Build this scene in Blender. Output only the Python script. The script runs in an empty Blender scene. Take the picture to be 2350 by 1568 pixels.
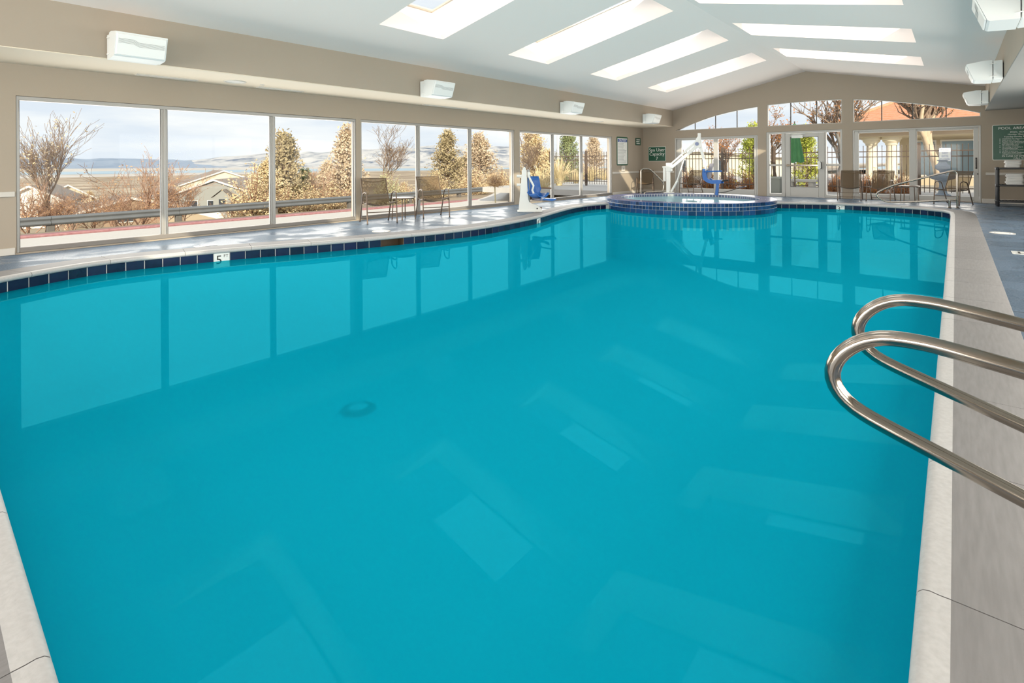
import bpy, bmesh, math, random
from mathutils import Vector, Matrix, noise
PI = math.pi
S = bpy.context.scene
COL = S.collection
rnd = random.Random(11)

# ------------------------------------------------------------------ camera
CF, CYAW, CY0, CROLL, CH = 1193.0, .7063, 375.03, -.0062, 1.2
cam = bpy.data.cameras.new('camera')
cam.sensor_width = 36.0
cam.lens = 36.0 * CF / 2350
cam.shift_y = -(784 - CY0) / 2350
cam.clip_start, cam.clip_end = .05, 40000
camo = bpy.data.objects.new('camera', cam)
COL.objects.link(camo)
camo.matrix_world = (Matrix.Translation((0, 0, CH)) @ Matrix.Rotation(CYAW, 4, 'Z') @ Matrix.Rotation(PI / 2, 4, 'X')
                     @ Matrix.Rotation(CROLL, 4, 'Z'))
S.camera = camo

# ------------------------------------------------------------------ sky, sun, daylight, added fill lamps, exposure
S.view_settings.view_transform = 'Standard'
S.view_settings.look = 'None'
S.view_settings.exposure = 0.3
S.view_settings.gamma = 1.0
S.view_settings.use_curve_mapping = False

SKY = .86
W = bpy.data.worlds.new('winter_sky')
S.world = W
W.use_nodes = True
nt = W.node_tree
for n in list(nt.nodes): nt.nodes.remove(n)
o_ = nt.nodes.new('ShaderNodeOutputWorld')
b_ = nt.nodes.new('ShaderNodeBackground')
b_.inputs['Strength'].default_value = SKY
tc = nt.nodes.new('ShaderNodeTexCoord')
mp = nt.nodes.new('ShaderNodeMapping')
mp.inputs['Scale'].default_value = (1.2, 1.2, 7.0)
nz = nt.nodes.new('ShaderNodeTexNoise')
nz.inputs['Scale'].default_value = 2.6
nz.inputs['Detail'].default_value = 6
nz.inputs['Roughness'].default_value = .55
rp = nt.nodes.new('ShaderNodeValToRGB')
rp.color_ramp.elements[0].position = .40
rp.color_ramp.elements[0].color = (.78, .84, .93, 1)
rp.color_ramp.elements[1].position = .62
rp.color_ramp.elements[1].color = (1, 1, 1, 1)
L = nt.links.new
L(tc.outputs['Generated'], mp.inputs['Vector'])
L(mp.outputs['Vector'], nz.inputs['Vector'])
L(nz.outputs['Fac'], rp.inputs['Fac'])
L(rp.outputs['Color'], b_.inputs['Color'])
L(b_.outputs['Background'], o_.inputs['Surface'])

SUN_DIR = Vector((-1, .87, -.54)).normalized()
sun = bpy.data.lights.new('sun', 'SUN')
sun.energy = 4.5
sun.angle = math.radians(.6)
sun.color = (1.0, .86, .66)
so = bpy.data.objects.new('sun', sun)
COL.objects.link(so)
so.rotation_euler = SUN_DIR.to_track_quat('-Z', 'Y').to_euler()
so.location = (20, -12, 15)

def day(name, loc, direction, w, h, rad, color=(1, .93, .86)):
    """area lamp added at an opening to strengthen or fill in its daylight"""
    l = bpy.data.lights.new(name, 'AREA')
    l.shape = 'RECTANGLE'
    l.size, l.size_y = w, h
    l.energy = rad * PI * w * h
    l.color = color
    ob = bpy.data.objects.new(name, l)
    COL.objects.link(ob)
    ob.location = loc
    ob.rotation_euler = Vector(direction).to_track_quat('-Z', 'Y').to_euler()

# room constants
XL, XBL, XR, XBR = -9.706, -8.424, 1.91, .633
YF, YB = 19.64, -6.6
ZS, ZC, ZR, XRIDGE = 2.6, 3.234, 4.2214, -3.8
SLOPE = (ZR - ZC) / (XRIDGE - XBL)
WINS = [(1.0, 6.27, (2.75, 4.51)), (6.38, 11.49, (7.99, 9.73)), (11.72, 17.1, (13.43, 15.1))]
SKYY = [(-4.63, -3.19), (-1.39, .05), (1.85, 3.28), (5.09, 6.49), (8.32, 9.74), (11.57, 12.99), (14.85, 16.3)]
RAD_W, RAD_F, RAD_S, FILL_B, FILL_R = 2.8, 2.8, 1.7, 15.0, 5.4
for a, b, m in WINS:
    day('daylight_window', (-9.98, (a + b) / 2, 1.1), (1, 0, 0), b - a, 2.1, RAD_W, (1, .93, .86))
for a, b, z0, z1 in [(-8.3, -5.35, .1, 2.1), (-5.0, -2.8, .1, 2.15), (-2.45, .5, .1, 2.1), (-8.2, .5, 2.45, 3.1)]:
    day('daylight_far', ((a + b) / 2, 19.98, (z0 + z1) / 2), (0, -1, 0), b - a, z1 - z0, RAD_F)
ADDED_BACKW = [(-8.0, -5.4), (-5.0, -2.8), (-2.4, .3)]  # openings added in the unseen back wall to hold fill lamps
for a, b in ADDED_BACKW:
    day('fill_back', ((a + b) / 2, YB - .3, 1.25), (0, 1, 0), b - a, 2.1, FILL_B)
ADDED_RIGHTW = [(-5.5, -1.0), (-.4, 4.1), (4.7, 9.2), (9.8, 14.3)]  # openings added in the unseen right wall, also for fill lamps
for a, b in ADDED_RIGHTW:
    day('fill_right', (XR + .3, (a + b) / 2, 1.3), (-1, 0, 0), b - a, 2.0, FILL_R)
for sgn in (-1, 1):
    nrm = Vector((sgn * SLOPE, 0, 1)).normalized()
    for a, b in SKYY:
        xm = XRIDGE + sgn * 1.88
        c = Vector((xm, (a + b) / 2, ZR - abs(xm - XRIDGE) * SLOPE)) + nrm * .62
        day('daylight_skylight', c, -nrm, 3.0, 1.4, RAD_S, (1, .94, .88))

# ------------------------------------------------------------------ helpers
def ray(px, py):
    c, s = math.cos(CROLL), math.sin(CROLL)
    a, b = px - 1175.0, py - CY0
    u, v = c * a + s * b, -s * a + c * b
    return Vector((u * math.cos(CYAW) - CF * math.sin(CYAW), u * math.sin(CYAW) + CF * math.cos(CYAW), -v)) / CF

def onX(px, X):
    r = ray(px, CY0)
    return X, r.y / r.x * X
def onY(px, Y):
    r = ray(px, CY0)
    return r.x / r.y * Y, Y
def onD(px, d):
    r = ray(px, CY0)
    return r.x * d, r.y * d

class MB:
    def __init__(self):
        self.v, self.f, self.nb = [], [], 0
    def add(self, vs, fs, M=None):
        n = len(self.v)
        self.v += [tuple(M @ Vector(p)) if M else tuple(p) for p in vs]
        self.f += [tuple(i + n for i in f) for f in fs]
        return self
    def box(self, a, b, M=None):
        x0, y0, z0 = a; x1, y1, z1 = b
        vs = [(x0, y0, z0), (x1, y0, z0), (x1, y1, z0), (x0, y1, z0), (x0, y0, z1), (x1, y0, z1), (x1, y1, z1), (x0, y1, z1)]
        return self.add(vs, [(0, 3, 2, 1), (4, 5, 6, 7), (0, 1, 5, 4), (1, 2, 6, 5), (2, 3, 7, 6), (3, 0, 4, 7)], M)
    def cbox(self, c, s, M=None):
        return self.box([c[i] - s[i] / 2 for i in range(3)], [c[i] + s[i] / 2 for i in range(3)], M)
    def bbox(self, a, b, r, M=None):
        """box with chamfered edges all round"""
        e = min(.0006 * self.nb, .004); self.nb += 1      # nested boxes never share a face
        x0, y0, z0 = (q + e for q in a); x1, y1, z1 = (q - e for q in b)
        vs = []; idx = {}
        for ix, X in ((0, x0), (1, x1)):
            for iy, Y in ((0, y0), (1, y1)):
                for iz, Z in ((0, z0), (1, z1)):
                    dx, dy, dz = (r if ix == 0 else -r), (r if iy == 0 else -r), (r if iz == 0 else -r)
                    for k, p in enumerate(((X, Y + dy, Z + dz), (X + dx, Y, Z + dz), (X + dx, Y + dy, Z))):
                        idx[ix, iy, iz, k] = len(vs); vs.append(p)
        fs = []
        g = lambda *q: idx[q]
        for i in (0, 1):
            fs.append([g(i, 0, 0, 0), g(i, 1, 0, 0), g(i, 1, 1, 0), g(i, 0, 1, 0)])
            fs.append([g(0, i, 0, 1), g(1, i, 0, 1), g(1, i, 1, 1), g(0, i, 1, 1)])
            fs.append([g(0, 0, i, 2), g(1, 0, i, 2), g(1, 1, i, 2), g(0, 1, i, 2)])
        for a_ in (0, 1):
            for b_ in (0, 1):
                fs.append([g(0, a_, b_, 1), g(1, a_, b_, 1), g(1, a_, b_, 2), g(0, a_, b_, 2)])
                fs.append([g(a_, 0, b_, 0), g(a_, 1, b_, 0), g(a_, 1, b_, 2), g(a_, 0, b_, 2)])
                fs.append([g(a_, b_, 0, 0), g(a_, b_, 1, 0), g(a_, b_, 1, 1), g(a_, b_, 0, 1)])
                for c_ in (0, 1):
                    fs.append([g(a_, b_, c_, 0), g(a_, b_, c_, 1), g(a_, b_, c_, 2)])
        return self.add(vs, fs, M)
    def tube(self, pts, r, n=8, cap=True, closed=False):
        P = [Vector(p) for p in pts]
        N = len(P)
        rr = r if isinstance(r, (list, tuple)) else [r] * N
        ref = None
        rings = []
        for i in range(N):
            if closed: t = P[(i + 1) % N] - P[i - 1]
            else: t = P[min(i + 1, N - 1)] - P[max(i - 1, 0)]
            t.normalize()
            if ref is None:
                ref = Vector((0, 0, 1)) if abs(t.z) < .9 else Vector((1, 0, 0))
                ref = (ref - t * ref.dot(t)).normalized()
            else:
                ref = (ref - t * ref.dot(t))
                ref = ref.normalized() if ref.length > 1e-6 else Vector((1, 0, 0))
            bn = t.cross(ref)
            rings.append([P[i] + (ref * math.cos(2 * PI * k / n) + bn * math.sin(2 * PI * k / n)) * rr[i] for k in range(n)])
        vs = [p for R_ in rings for p in R_]
        fs = []
        for i in range(N if closed else N - 1):
            j = (i + 1) % N
            for k in range(n):
                fs.append((i * n + k, i * n + (k + 1) % n, j * n + (k + 1) % n, j * n + k))
        if cap and not closed:
            fs.append(tuple(range(n - 1, -1, -1))); fs.append(tuple((N - 1) * n + k for k in range(n)))
        return self.add(vs, fs)
    def cyl(self, p0, p1, r, n=12, r1=None):
        return self.tube([p0, p1], [r, r if r1 is None else r1], n)
    def lathe(self, prof, c=(0, 0, 0), n=32, a0=0, a1=2 * PI):
        full = abs(a1 - a0 - 2 * PI) < 1e-6
        m = n if full else n + 1
        vs = []
        for k in range(m):
            a = a0 + (a1 - a0) * k / n
            for r, z in prof: vs.append((c[0] + r * math.cos(a), c[1] + r * math.sin(a), c[2] + z))
        q = len(prof); fs = []
        for k in range(n):
            j = (k + 1) % m
            for i in range(q - 1): fs.append((k * q + i, j * q + i, j * q + i + 1, k * q + i + 1))
        return self.add(vs, fs)
    def prism(self, poly, lo, hi, axis='y', M=None):
        """2-D outline extruded along an axis: x->(y,z), y->(x,z), z->(x,y)"""
        n = len(poly)
        def mk(p, t): return {'x': (t, p[0], p[1]), 'y': (p[0], t, p[1]), 'z': (p[0], p[1], t)}[axis]
        vs = [mk(p, lo) for p in poly] + [mk(p, hi) for p in poly]
        fs = [tuple(range(n - 1, -1, -1)), tuple(range(n, 2 * n))]
        for i in range(n): fs.append((i, (i + 1) % n, n + (i + 1) % n, n + i))
        return self.add(vs, fs, M)
    def quad(self, a, b, c, d): return self.add([a, b, c, d], [(0, 1, 2, 3)])
    def grid(self, rows, M=None):
        nr, nc = len(rows), len(rows[0])
        vs = [p for r_ in rows for p in r_]
        fs = [(i * nc + j, i * nc + j + 1, (i + 1) * nc + j + 1, (i + 1) * nc + j) for i in range(nr - 1) for j in range(nc - 1)]
        return self.add(vs, fs, M)
    def mesh(self, name, mat, smooth=False, fix=True):
        me = bpy.data.meshes.new(name)
        me.from_pydata(self.v, [], self.f)
        if fix:
            bm = bmesh.new(); bm.from_mesh(me)
            bmesh.ops.recalc_face_normals(bm, faces=bm.faces)
            bm.to_mesh(me); bm.free()
        if mat: me.materials.append(mat)
        if smooth:
            for p in me.polygons: p.use_smooth = True
            if smooth == 'auto':
                me.set_sharp_from_angle(angle=math.radians(40))
        me.update()
        return me

def link(name, data, parent=None):
    o = bpy.data.objects.new(name, data)
    COL.objects.link(o)
    if parent is not None:
        o.parent = parent
        if not parent.get('_local') and parent.parent is None:
            o.matrix_parent_inverse = Matrix.Translation(-parent.location)
    return o
def part(name, mb, mat, parent=None, smooth='auto', fix=True, **kw):
    o = link(name, mb.mesh(name, mat, smooth, fix), parent)
    for k, v in kw.items(): o[k] = v
    return o
def tag(o, label, cat, group=None, kind=None):
    o['label'] = label
    if cat: o['category'] = cat
    if group: o['group'] = group
    if kind: o['kind'] = kind
    return o
def thing(name, label, cat, loc=(0, 0, 0), group=None, local=False, rotz=0):
    o = bpy.data.objects.new(name, None)
    COL.objects.link(o)
    o.empty_display_size = .1
    o.location = loc
    o.rotation_euler = (0, 0, rotz)
    if local: o['_local'] = 1
    return tag(o, label, cat, group)
def struct(name, mb, mat, smooth='auto', fix=True, parent=None):
    o = part(name, mb, mat, parent, smooth, fix)
    if parent is None: o['kind'] = 'structure'
    return o
def sempty(name, loc=(0, 0, 0)):
    o = bpy.data.objects.new(name, None); COL.objects.link(o); o.location = loc
    o['kind'] = 'structure'
    return o
def copy_tree(o, parent=None):
    c = o.copy(); COL.objects.link(c)
    if parent is not None:
        c.parent = parent; c.matrix_parent_inverse = o.matrix_parent_inverse.copy()
    for ch in list(o.children): copy_tree(ch, c)
    return c
def text(name, body, size, M, mat, parent, align='CENTER', ext=.0012, spacing=1.0, line=1.0, xs=1.0):
    cu = bpy.data.curves.new(name, 'FONT')
    cu.body = body; cu.size = size; cu.align_x = align; cu.align_y = 'CENTER'
    cu.extrude = ext; cu.space_character = spacing; cu.space_line = line
    cu.resolution_u = 3
    cu.materials.append(mat)
    tmp = bpy.data.objects.new(name, cu)
    COL.objects.link(tmp)
    me = bpy.data.meshes.new_from_object(tmp.evaluated_get(bpy.context.evaluated_depsgraph_get()))
    bpy.data.objects.remove(tmp); bpy.data.curves.remove(cu)
    me.name = name
    o = link(name, me, parent)
    if xs != 1.0: M = M @ Matrix.Diagonal((xs, 1, 1, 1))
    o.matrix_basis = M
    return o
def face_mesh(outer, holes, put, thick_put=None):
    """flat sheet with holes (bmesh fill) mapped to 3-D by put(); with thick_put a second sheet and the reveals between"""
    bm = bmesh.new()
    loops = []
    for lp in [outer] + holes:
        vs = [bm.verts.new((p[0], p[1], 0)) for p in lp]
        es = [bm.edges.new((vs[i], vs[(i + 1) % len(vs)])) for i in range(len(vs))]
        loops.append(vs)
    bmesh.ops.triangle_fill(bm, use_beauty=True, use_dissolve=False, edges=list(bm.edges), normal=(0, 0, 1))
    bm.verts.index_update()
    P = [(v.co.x, v.co.y) for v in bm.verts]
    F = [tuple(v.index for v in f.verts) for f in bm.faces]
    LI = [[v.index for v in l] for l in loops]
    bm.free()
    mb = MB()
    mb.add([put(*p) for p in P], F)
    if thick_put:
        n = len(P)
        mb.add([thick_put(*p) for p in P], F)
        for l in LI:
            for i in range(len(l)):
                a, b = l[i], l[(i + 1) % len(l)]
                mb.f.append((a, b, n + b, n + a))
    return mb

# ------------------------------------------------------------------ materials
MATS = {}
def mat(name, col, rough=.5, metal=0.0, spec=.5, noise_=None, bump=None, rand=0.0, alpha=None, coat=0):
    """noise_ = (scale, amount, detail, colour2) ; bump = (scale, strength, distance)"""
    if name in MATS: return MATS[name]
    m = bpy.data.materials.new(name); m.use_nodes = True
    t = m.node_tree; p = t.nodes['Principled BSDF']
    p.inputs['Base Color'].default_value = (*col, 1)
    p.inputs['Roughness'].default_value = rough
    p.inputs['Metallic'].default_value = metal
    p.inputs['Specular IOR Level'].default_value = spec
    if coat: p.inputs['Coat Weight'].default_value = coat
    src = None
    if noise_ or bump:
        co = t.nodes.new('ShaderNodeTexCoord')
    if noise_:
        sc, amt, det, c2 = noise_
        n = t.nodes.new('ShaderNodeTexNoise'); n.inputs['Detail'].default_value = det
        if isinstance(sc, tuple):
            mpn = t.nodes.new('ShaderNodeMapping'); mpn.inputs['Scale'].default_value = sc
            t.links.new(co.outputs['Object'], mpn.inputs['Vector']); t.links.new(mpn.outputs['Vector'], n.inputs['Vector'])
            n.inputs['Scale'].default_value = 1
        else:
            n.inputs['Scale'].default_value = sc
            t.links.new(co.outputs['Object'], n.inputs['Vector'])
        r = t.nodes.new('ShaderNodeValToRGB')
        r.color_ramp.elements[0].position = .5 - .5 * amt; r.color_ramp.elements[1].position = .5 + .5 * amt
        r.color_ramp.elements[0].color = (*col, 1); r.color_ramp.elements[1].color = (*c2, 1)
        t.links.new(n.outputs['Fac'], r.inputs['Fac'])
        src = r.outputs['Color']
    if rand:
        oi = t.nodes.new('ShaderNodeObjectInfo')
        mr = t.nodes.new('ShaderNodeMapRange'); mr.inputs['To Min'].default_value = 1 - rand; mr.inputs['To Max'].default_value = 1 + rand
        t.links.new(oi.outputs['Random'], mr.inputs['Value'])
        hs = t.nodes.new('ShaderNodeHueSaturation')
        hs.inputs['Color'].default_value = (*col, 1)
        if src: t.links.new(src, hs.inputs['Color'])
        t.links.new(mr.outputs['Result'], hs.inputs['Value'])
        src = hs.outputs['Color']
    if src: t.links.new(src, p.inputs['Base Color'])
    if bump:
        n2 = t.nodes.new('ShaderNodeTexNoise'); n2.inputs['Scale'].default_value = bump[0]; n2.inputs['Detail'].default_value = 3
        t.links.new(co.outputs['Object'], n2.inputs['Vector'])
        bp = t.nodes.new('ShaderNodeBump'); bp.inputs['Strength'].default_value = bump[1]; bp.inputs['Distance'].default_value = bump[2]
        t.links.new(n2.outputs['Fac'], bp.inputs['Height']); t.links.new(bp.outputs['Normal'], p.inputs['Normal'])
    if alpha is not None: p.inputs['Alpha'].default_value = alpha
    MATS[name] = m
    return m

def glass_mat():
    m = bpy.data.materials.new('window_glass'); m.use_nodes = True
    t = m.node_tree
    for n in list(t.nodes): t.nodes.remove(n)
    o = t.nodes.new('ShaderNodeOutputMaterial'); mx = t.nodes.new('ShaderNodeMixShader')
    tr = t.nodes.new('ShaderNodeBsdfTransparent'); tr.inputs['Color'].default_value = (.97, .985, .98, 1)
    gl = t.nodes.new('ShaderNodeBsdfGlossy'); gl.inputs['Roughness'].default_value = .02
    lw = t.nodes.new('ShaderNodeLayerWeight'); lw.inputs['Blend'].default_value = .5
    pw = t.nodes.new('ShaderNodeMath'); pw.operation = 'POWER'; pw.inputs[1].default_value = 5.0
    mr = t.nodes.new('ShaderNodeMapRange'); mr.inputs['To Min'].default_value = .004; mr.inputs['To Max'].default_value = .16
    t.links.new(lw.outputs['Facing'], pw.inputs[0]); t.links.new(pw.outputs[0], mr.inputs['Value'])
    t.links.new(mr.outputs['Result'], mx.inputs['Fac']); t.links.new(tr.outputs[0], mx.inputs[1]); t.links.new(gl.outputs[0], mx.inputs[2])
    t.links.new(mx.outputs[0], o.inputs['Surface'])
    return m
GLASS = glass_mat()

def water_mat(name, body, clear, tint, f0, f1, ripple=.0, scale=3.0):
    m = bpy.data.materials.new(name); m.use_nodes = True
    t = m.node_tree
    for n in list(t.nodes): t.nodes.remove(n)
    o = t.nodes.new('ShaderNodeOutputMaterial')
    df = t.nodes.new('ShaderNodeBsdfDiffuse'); df.inputs['Color'].default_value = (*body, 1)
    tr = t.nodes.new('ShaderNodeBsdfTransparent'); tr.inputs['Color'].default_value = (.4, .97, 1, 1)
    m1 = t.nodes.new('ShaderNodeMixShader'); m1.inputs['Fac'].default_value = clear
    t.links.new(df.outputs[0], m1.inputs[1]); t.links.new(tr.outputs[0], m1.inputs[2])
    gl = t.nodes.new('ShaderNodeBsdfGlossy'); gl.inputs['Roughness'].default_value = .0; gl.inputs['Color'].default_value = (*tint, 1)
    lw = t.nodes.new('ShaderNodeLayerWeight'); lw.inputs['Blend'].default_value = .5
    pw = t.nodes.new('ShaderNodeMath'); pw.operation = 'POWER'; pw.inputs[1].default_value = 3.0
    mr = t.nodes.new('ShaderNodeMapRange'); mr.inputs['To Min'].default_value = f0; mr.inputs['To Max'].default_value = f1
    t.links.new(lw.outputs['Facing'], pw.inputs[0]); t.links.new(pw.outputs[0], mr.inputs['Value'])
    m2 = t.nodes.new('ShaderNodeMixShader')
    t.links.new(mr.outputs['Result'], m2.inputs['Fac']); t.links.new(m1.outputs[0], m2.inputs[1]); t.links.new(gl.outputs[0], m2.inputs[2])
    if ripple:
        co = t.nodes.new('ShaderNodeTexCoord'); nn = t.nodes.new('ShaderNodeTexNoise'); nn.inputs['Scale'].default_value = scale
        nn.inputs['Detail'].default_value = 1
        bp = t.nodes.new('ShaderNodeBump'); bp.inputs['Strength'].default_value = ripple; bp.inputs['Distance'].default_value = .01
        t.links.new(co.outputs['Object'], nn.inputs['Vector']); t.links.new(nn.outputs['Fac'], bp.inputs['Height'])
        t.links.new(bp.outputs['Normal'], gl.inputs['Normal'])
    t.links.new(m2.outputs[0], o.inputs['Surface'])
    return m

def deck_mat():
    """sealed blue-grey concrete deck: speckle plus wet patches that shine"""
    m = bpy.data.materials.new('deck_concrete'); m.use_nodes = True
    t = m.node_tree; p = t.nodes['Principled BSDF']
    co = t.nodes.new('ShaderNodeTexCoord')
    n1 = t.nodes.new('ShaderNodeTexNoise'); n1.inputs['Scale'].default_value = 70; n1.inputs['Detail'].default_value = 4
    n2 = t.nodes.new('ShaderNodeTexNoise'); n2.inputs['Scale'].default_value = 1.7; n2.inputs['Detail'].default_value = 5; n2.inputs['Distortion'].default_value = .5
    for n in (n1, n2): t.links.new(co.outputs['Object'], n.inputs['Vector'])
    r1 = t.nodes.new('ShaderNodeValToRGB')
    r1.color_ramp.elements[0].position = .3; r1.color_ramp.elements[0].color = (.055, .09, .13, 1)
    r1.color_ramp.elements[1].position = .7; r1.color_ramp.elements[1].color = (.165, .215, .285, 1)
    t.links.new(n1.outputs['Fac'], r1.inputs['Fac'])
    r2 = t.nodes.new('ShaderNodeValToRGB')
    r2.color_ramp.elements[0].position = .46; r2.color_ramp.elements[0].color = (.26, .26, .26, 1)
    r2.color_ramp.elements[1].position = .56; r2.color_ramp.elements[1].color = (.5, .5, .5, 1)
    t.links.new(n2.outputs['Fac'], r2.inputs['Fac'])
    t.links.new(r1.outputs['Color'], p.inputs['Base Color'])
    p.inputs['Specular IOR Level'].default_value = .07
    t.links.new(r2.outputs['Color'], p.inputs['Roughness'])
    bp = t.nodes.new('ShaderNodeBump'); bp.inputs['Strength'].default_value = .25; bp.inputs['Distance'].default_value = .004
    t.links.new(n1.outputs['Fac'], bp.inputs['Height']); t.links.new(bp.outputs['Normal'], p.inputs['Normal'])
    return m

M_WALL = mat('taupe_wall_paint', (.375, .315, .245), .75, noise_=(1.1, .9, 4, (.40, .34, .27)), bump=(90, .12, .003))
M_SOFFIT = mat('cream_soffit', (.80, .70, .56), .75, bump=(60, .1, .003))  # underside toned lighter than the beam faces
M_CEIL = mat('white_ceiling_texture', (.92, .835, .78), .85, bump=(38, .18, .004))
M_TRIM = mat('white_trim_paint', (.60, .565, .51), .45)
M_ALU = mat('grey_aluminium_frame', (.36, .35, .33), .4, .25)
M_DOORF = mat('white_door_frame', (.50, .49, .46), .4)
M_DECK = deck_mat()
M_COPE = mat('beige_coping_stone', (.165, .158, .156), .6, noise_=((60, 6, 20), .6, 5, (.225, .217, .215)), bump=(120, .25, .002), rand=.04)
M_NOSE = mat('pale_bullnose', (.40, .39, .38), .5, noise_=(60, .6, 5, (.50, .49, .48)), bump=(140, .2, .002))  # rounded edge toned lighter than the coping top
M_SOFFIT2 = mat('darkened_soffit', (.30, .30, .285), .75)  # right soffit colour darkened to offset the light of the added right lamps
M_GROUT = mat('pale_grout', (.62, .60, .57), .8)
M_TILE = mat('navy_glazed_tile', (.007, .008, .028), .12, noise_=(7, .8, 4, (.018, .016, .055)), rand=.35, spec=.6)
M_STILE = mat('blue_glazed_tile', (.010, .035, .115), .12, noise_=(7, .9, 4, (.025, .075, .19)), rand=.45, spec=.6)
M_WTILE = mat('white_marker_tile', (.82, .82, .78), .25)
M_PLASTER = mat('turquoise_pool_plaster', (.002, .48, .63), .8)
M_SPAPL = mat('pale_spa_plaster', (.32, .46, .50), .6)
M_STEEL = mat('brushed_stainless', (.33, .295, .255), .14, 1.0)
M_BRONZE = mat('bronze_powder_coat', (.13, .09, .062), .35, .35)
M_WHITEP = mat('white_powder_coat', (.78, .79, .76), .35)
M_LAMP = mat('white_lamp_housing', (.80, .83, .82), .4)
M_LENS = mat('white_lamp_lens', (.88, .88, .85), .3)
M_BLUE = mat('blue_moulded_plastic', (.015, .12, .42), .32)
M_GREYP = mat('grey_seat_pad', (.22, .22, .27), .6)
M_GREEN = mat('dark_green_sign', (.006, .085, .045), .35)
M_SIGNW = mat('white_sign_print', (.85, .86, .83), .4)
M_SIGNB = mat('blue_sign_print', (.02, .07, .32), .4)
M_DARK = mat('near_black_plastic', (.02, .021, .024), .45)
M_DARKM = mat('dark_metal', (.05, .045, .04), .45, .5)
M_TOWEL = mat('white_terry_towel', (.83, .82, .80), .95, bump=(300, .5, .004))
M_SILL = mat('shaded_sill', (.22, .20, .18), .55)  # tan-brown sill with its shade darkened into the colour

def sling_mat():
    m = bpy.data.materials.new('brown_mesh_sling'); m.use_nodes = True
    t = m.node_tree; p = t.nodes['Principled BSDF']
    p.inputs['Base Color'].default_value = (.115, .075, .036, 1); p.inputs['Roughness'].default_value = .7
    co = t.nodes.new('ShaderNodeTexCoord')
    w = t.nodes.new('ShaderNodeTexWave'); w.inputs['Scale'].default_value = 40; w.bands_direction = 'X'
    t.links.new(co.outputs['Object'], w.inputs['Vector'])
    r = t.nodes.new('ShaderNodeMapRange'); r.inputs['To Min'].default_value = .62; r.inputs['To Max'].default_value = .92
    t.links.new(w.outputs['Fac'], r.inputs['Value']); t.links.new(r.outputs['Result'], p.inputs['Alpha'])
    return m
M_SLING = sling_mat()

# ================================================================== ROOM SHELL
def crom(pts, step):
    """centripetal-ish Catmull-Rom through pts, resampled every step"""
    P = [Vector(p) for p in pts]
    P = [P[0] * 2 - P[1]] + P + [P[-1] * 2 - P[-2]]
    out = []
    for i in range(1, len(P) - 2):
        for k in range(24):
            t = k / 24
            a, b, c, d = P[i - 1:i + 3]
            out.append(.5 * ((2 * b) + (c - a) * t + (2 * a - 5 * b + 4 * c - d) * t * t + (3 * b - a - 3 * c + d) * t ** 3))
    out.append(P[-2])
    return resample(out, step)
def resample(out, step):
    cum = [0]
    for a, b in zip(out, out[1:]): cum.append(cum[-1] + (b - a).length)
    n = max(1, round(cum[-1] / step))
    res = []; j = 0
    for k in range(n + 1):
        s = cum[-1] * k / n
        while j < len(cum) - 2 and cum[j + 1] < s: j += 1
        f = (s - cum[j]) / max(1e-9, cum[j + 1] - cum[j])
        res.append(out[j].lerp(out[j + 1], min(1, f)))
    return res

SPA = Vector((-6.09, 15.21)); SPAR, SPAI = 2.376, 1.95
XP, YP = -.06, .205            # tile faces of the straight right and near walls
curve = [(XP, 15.0), (-.085, 15.75), (-.15, 16.07), (-.28, 16.37), (-.77, 16.83), (-1.4, 17.1), (-2.2, 17.24), (-2.83, 17.16), (-3.96, 16.67),
         (-5.2, 16.0), (-6.9, 14.7), (-7.82, 13.6), (-8.03, 12.8), (-7.93, 11.8), (-7.56, 10.5), (-7.2, 9.35), (-6.95, 7.95), (-6.89, 7.1),
         (-6.95, 6.3), (-7.07, 5.75), (-7.2, 5.2), (-7.32, 4.77), (-7.57, 4.0), (-7.8, 3.43), (-7.97, 2.88), (-8.13, 2.2), (-8.19, 1.85),
         (-8.17, 1.5), (-8.06, 1.17), (-7.95, .92), (-7.82, .67), (-7.55, .4), (-7.1, .235), (-6.6, YP)]
loop = resample([Vector((XP, YP)), Vector((XP, 15.0))], .1)[:-1] + crom(curve, .05)[:-1] + resample([Vector((-6.6, YP)), Vector((XP, YP))], .1)[:-1]
NL = len(loop)
nrmL = []
for i in range(NL):
    t = (loop[(i + 1) % NL] - loop[i - 1]).normalized()
    nrmL.append(Vector((t.y, -t.x)))
def clip_spa(pts, R, deckside):
    """replace the run of points inside the spa circle by an arc of it"""
    ins = [(p - SPA).length < R for p in pts]
    n = len(pts)
    st = [i for i in range(n) if ins[i] and not ins[i - 1]][0]
    en = [i for i in range(n) if ins[i] and not ins[(i + 1) % n]][-1]
    a0 = math.atan2(*(pts[st - 1] - SPA).yx); a1 = math.atan2(*(pts[(en + 1) % n] - SPA).yx)
    if deckside:
        while a1 < a0: a1 += 2 * PI
    else:
        while a1 > a0: a1 -= 2 * PI
    m = 48
    arc = [SPA + Vector((math.cos(a0 + (a1 - a0) * (k + .5) / m), math.sin(a0 + (a1 - a0) * (k + .5) / m))) * R for k in range(m)]
    return pts[:st] + arc + pts[en + 1:]
pool_edge = clip_spa(loop, SPAR, False)
off = []
for p, n in zip(loop, nrmL):
    off.append(p + n * .385)
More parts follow.
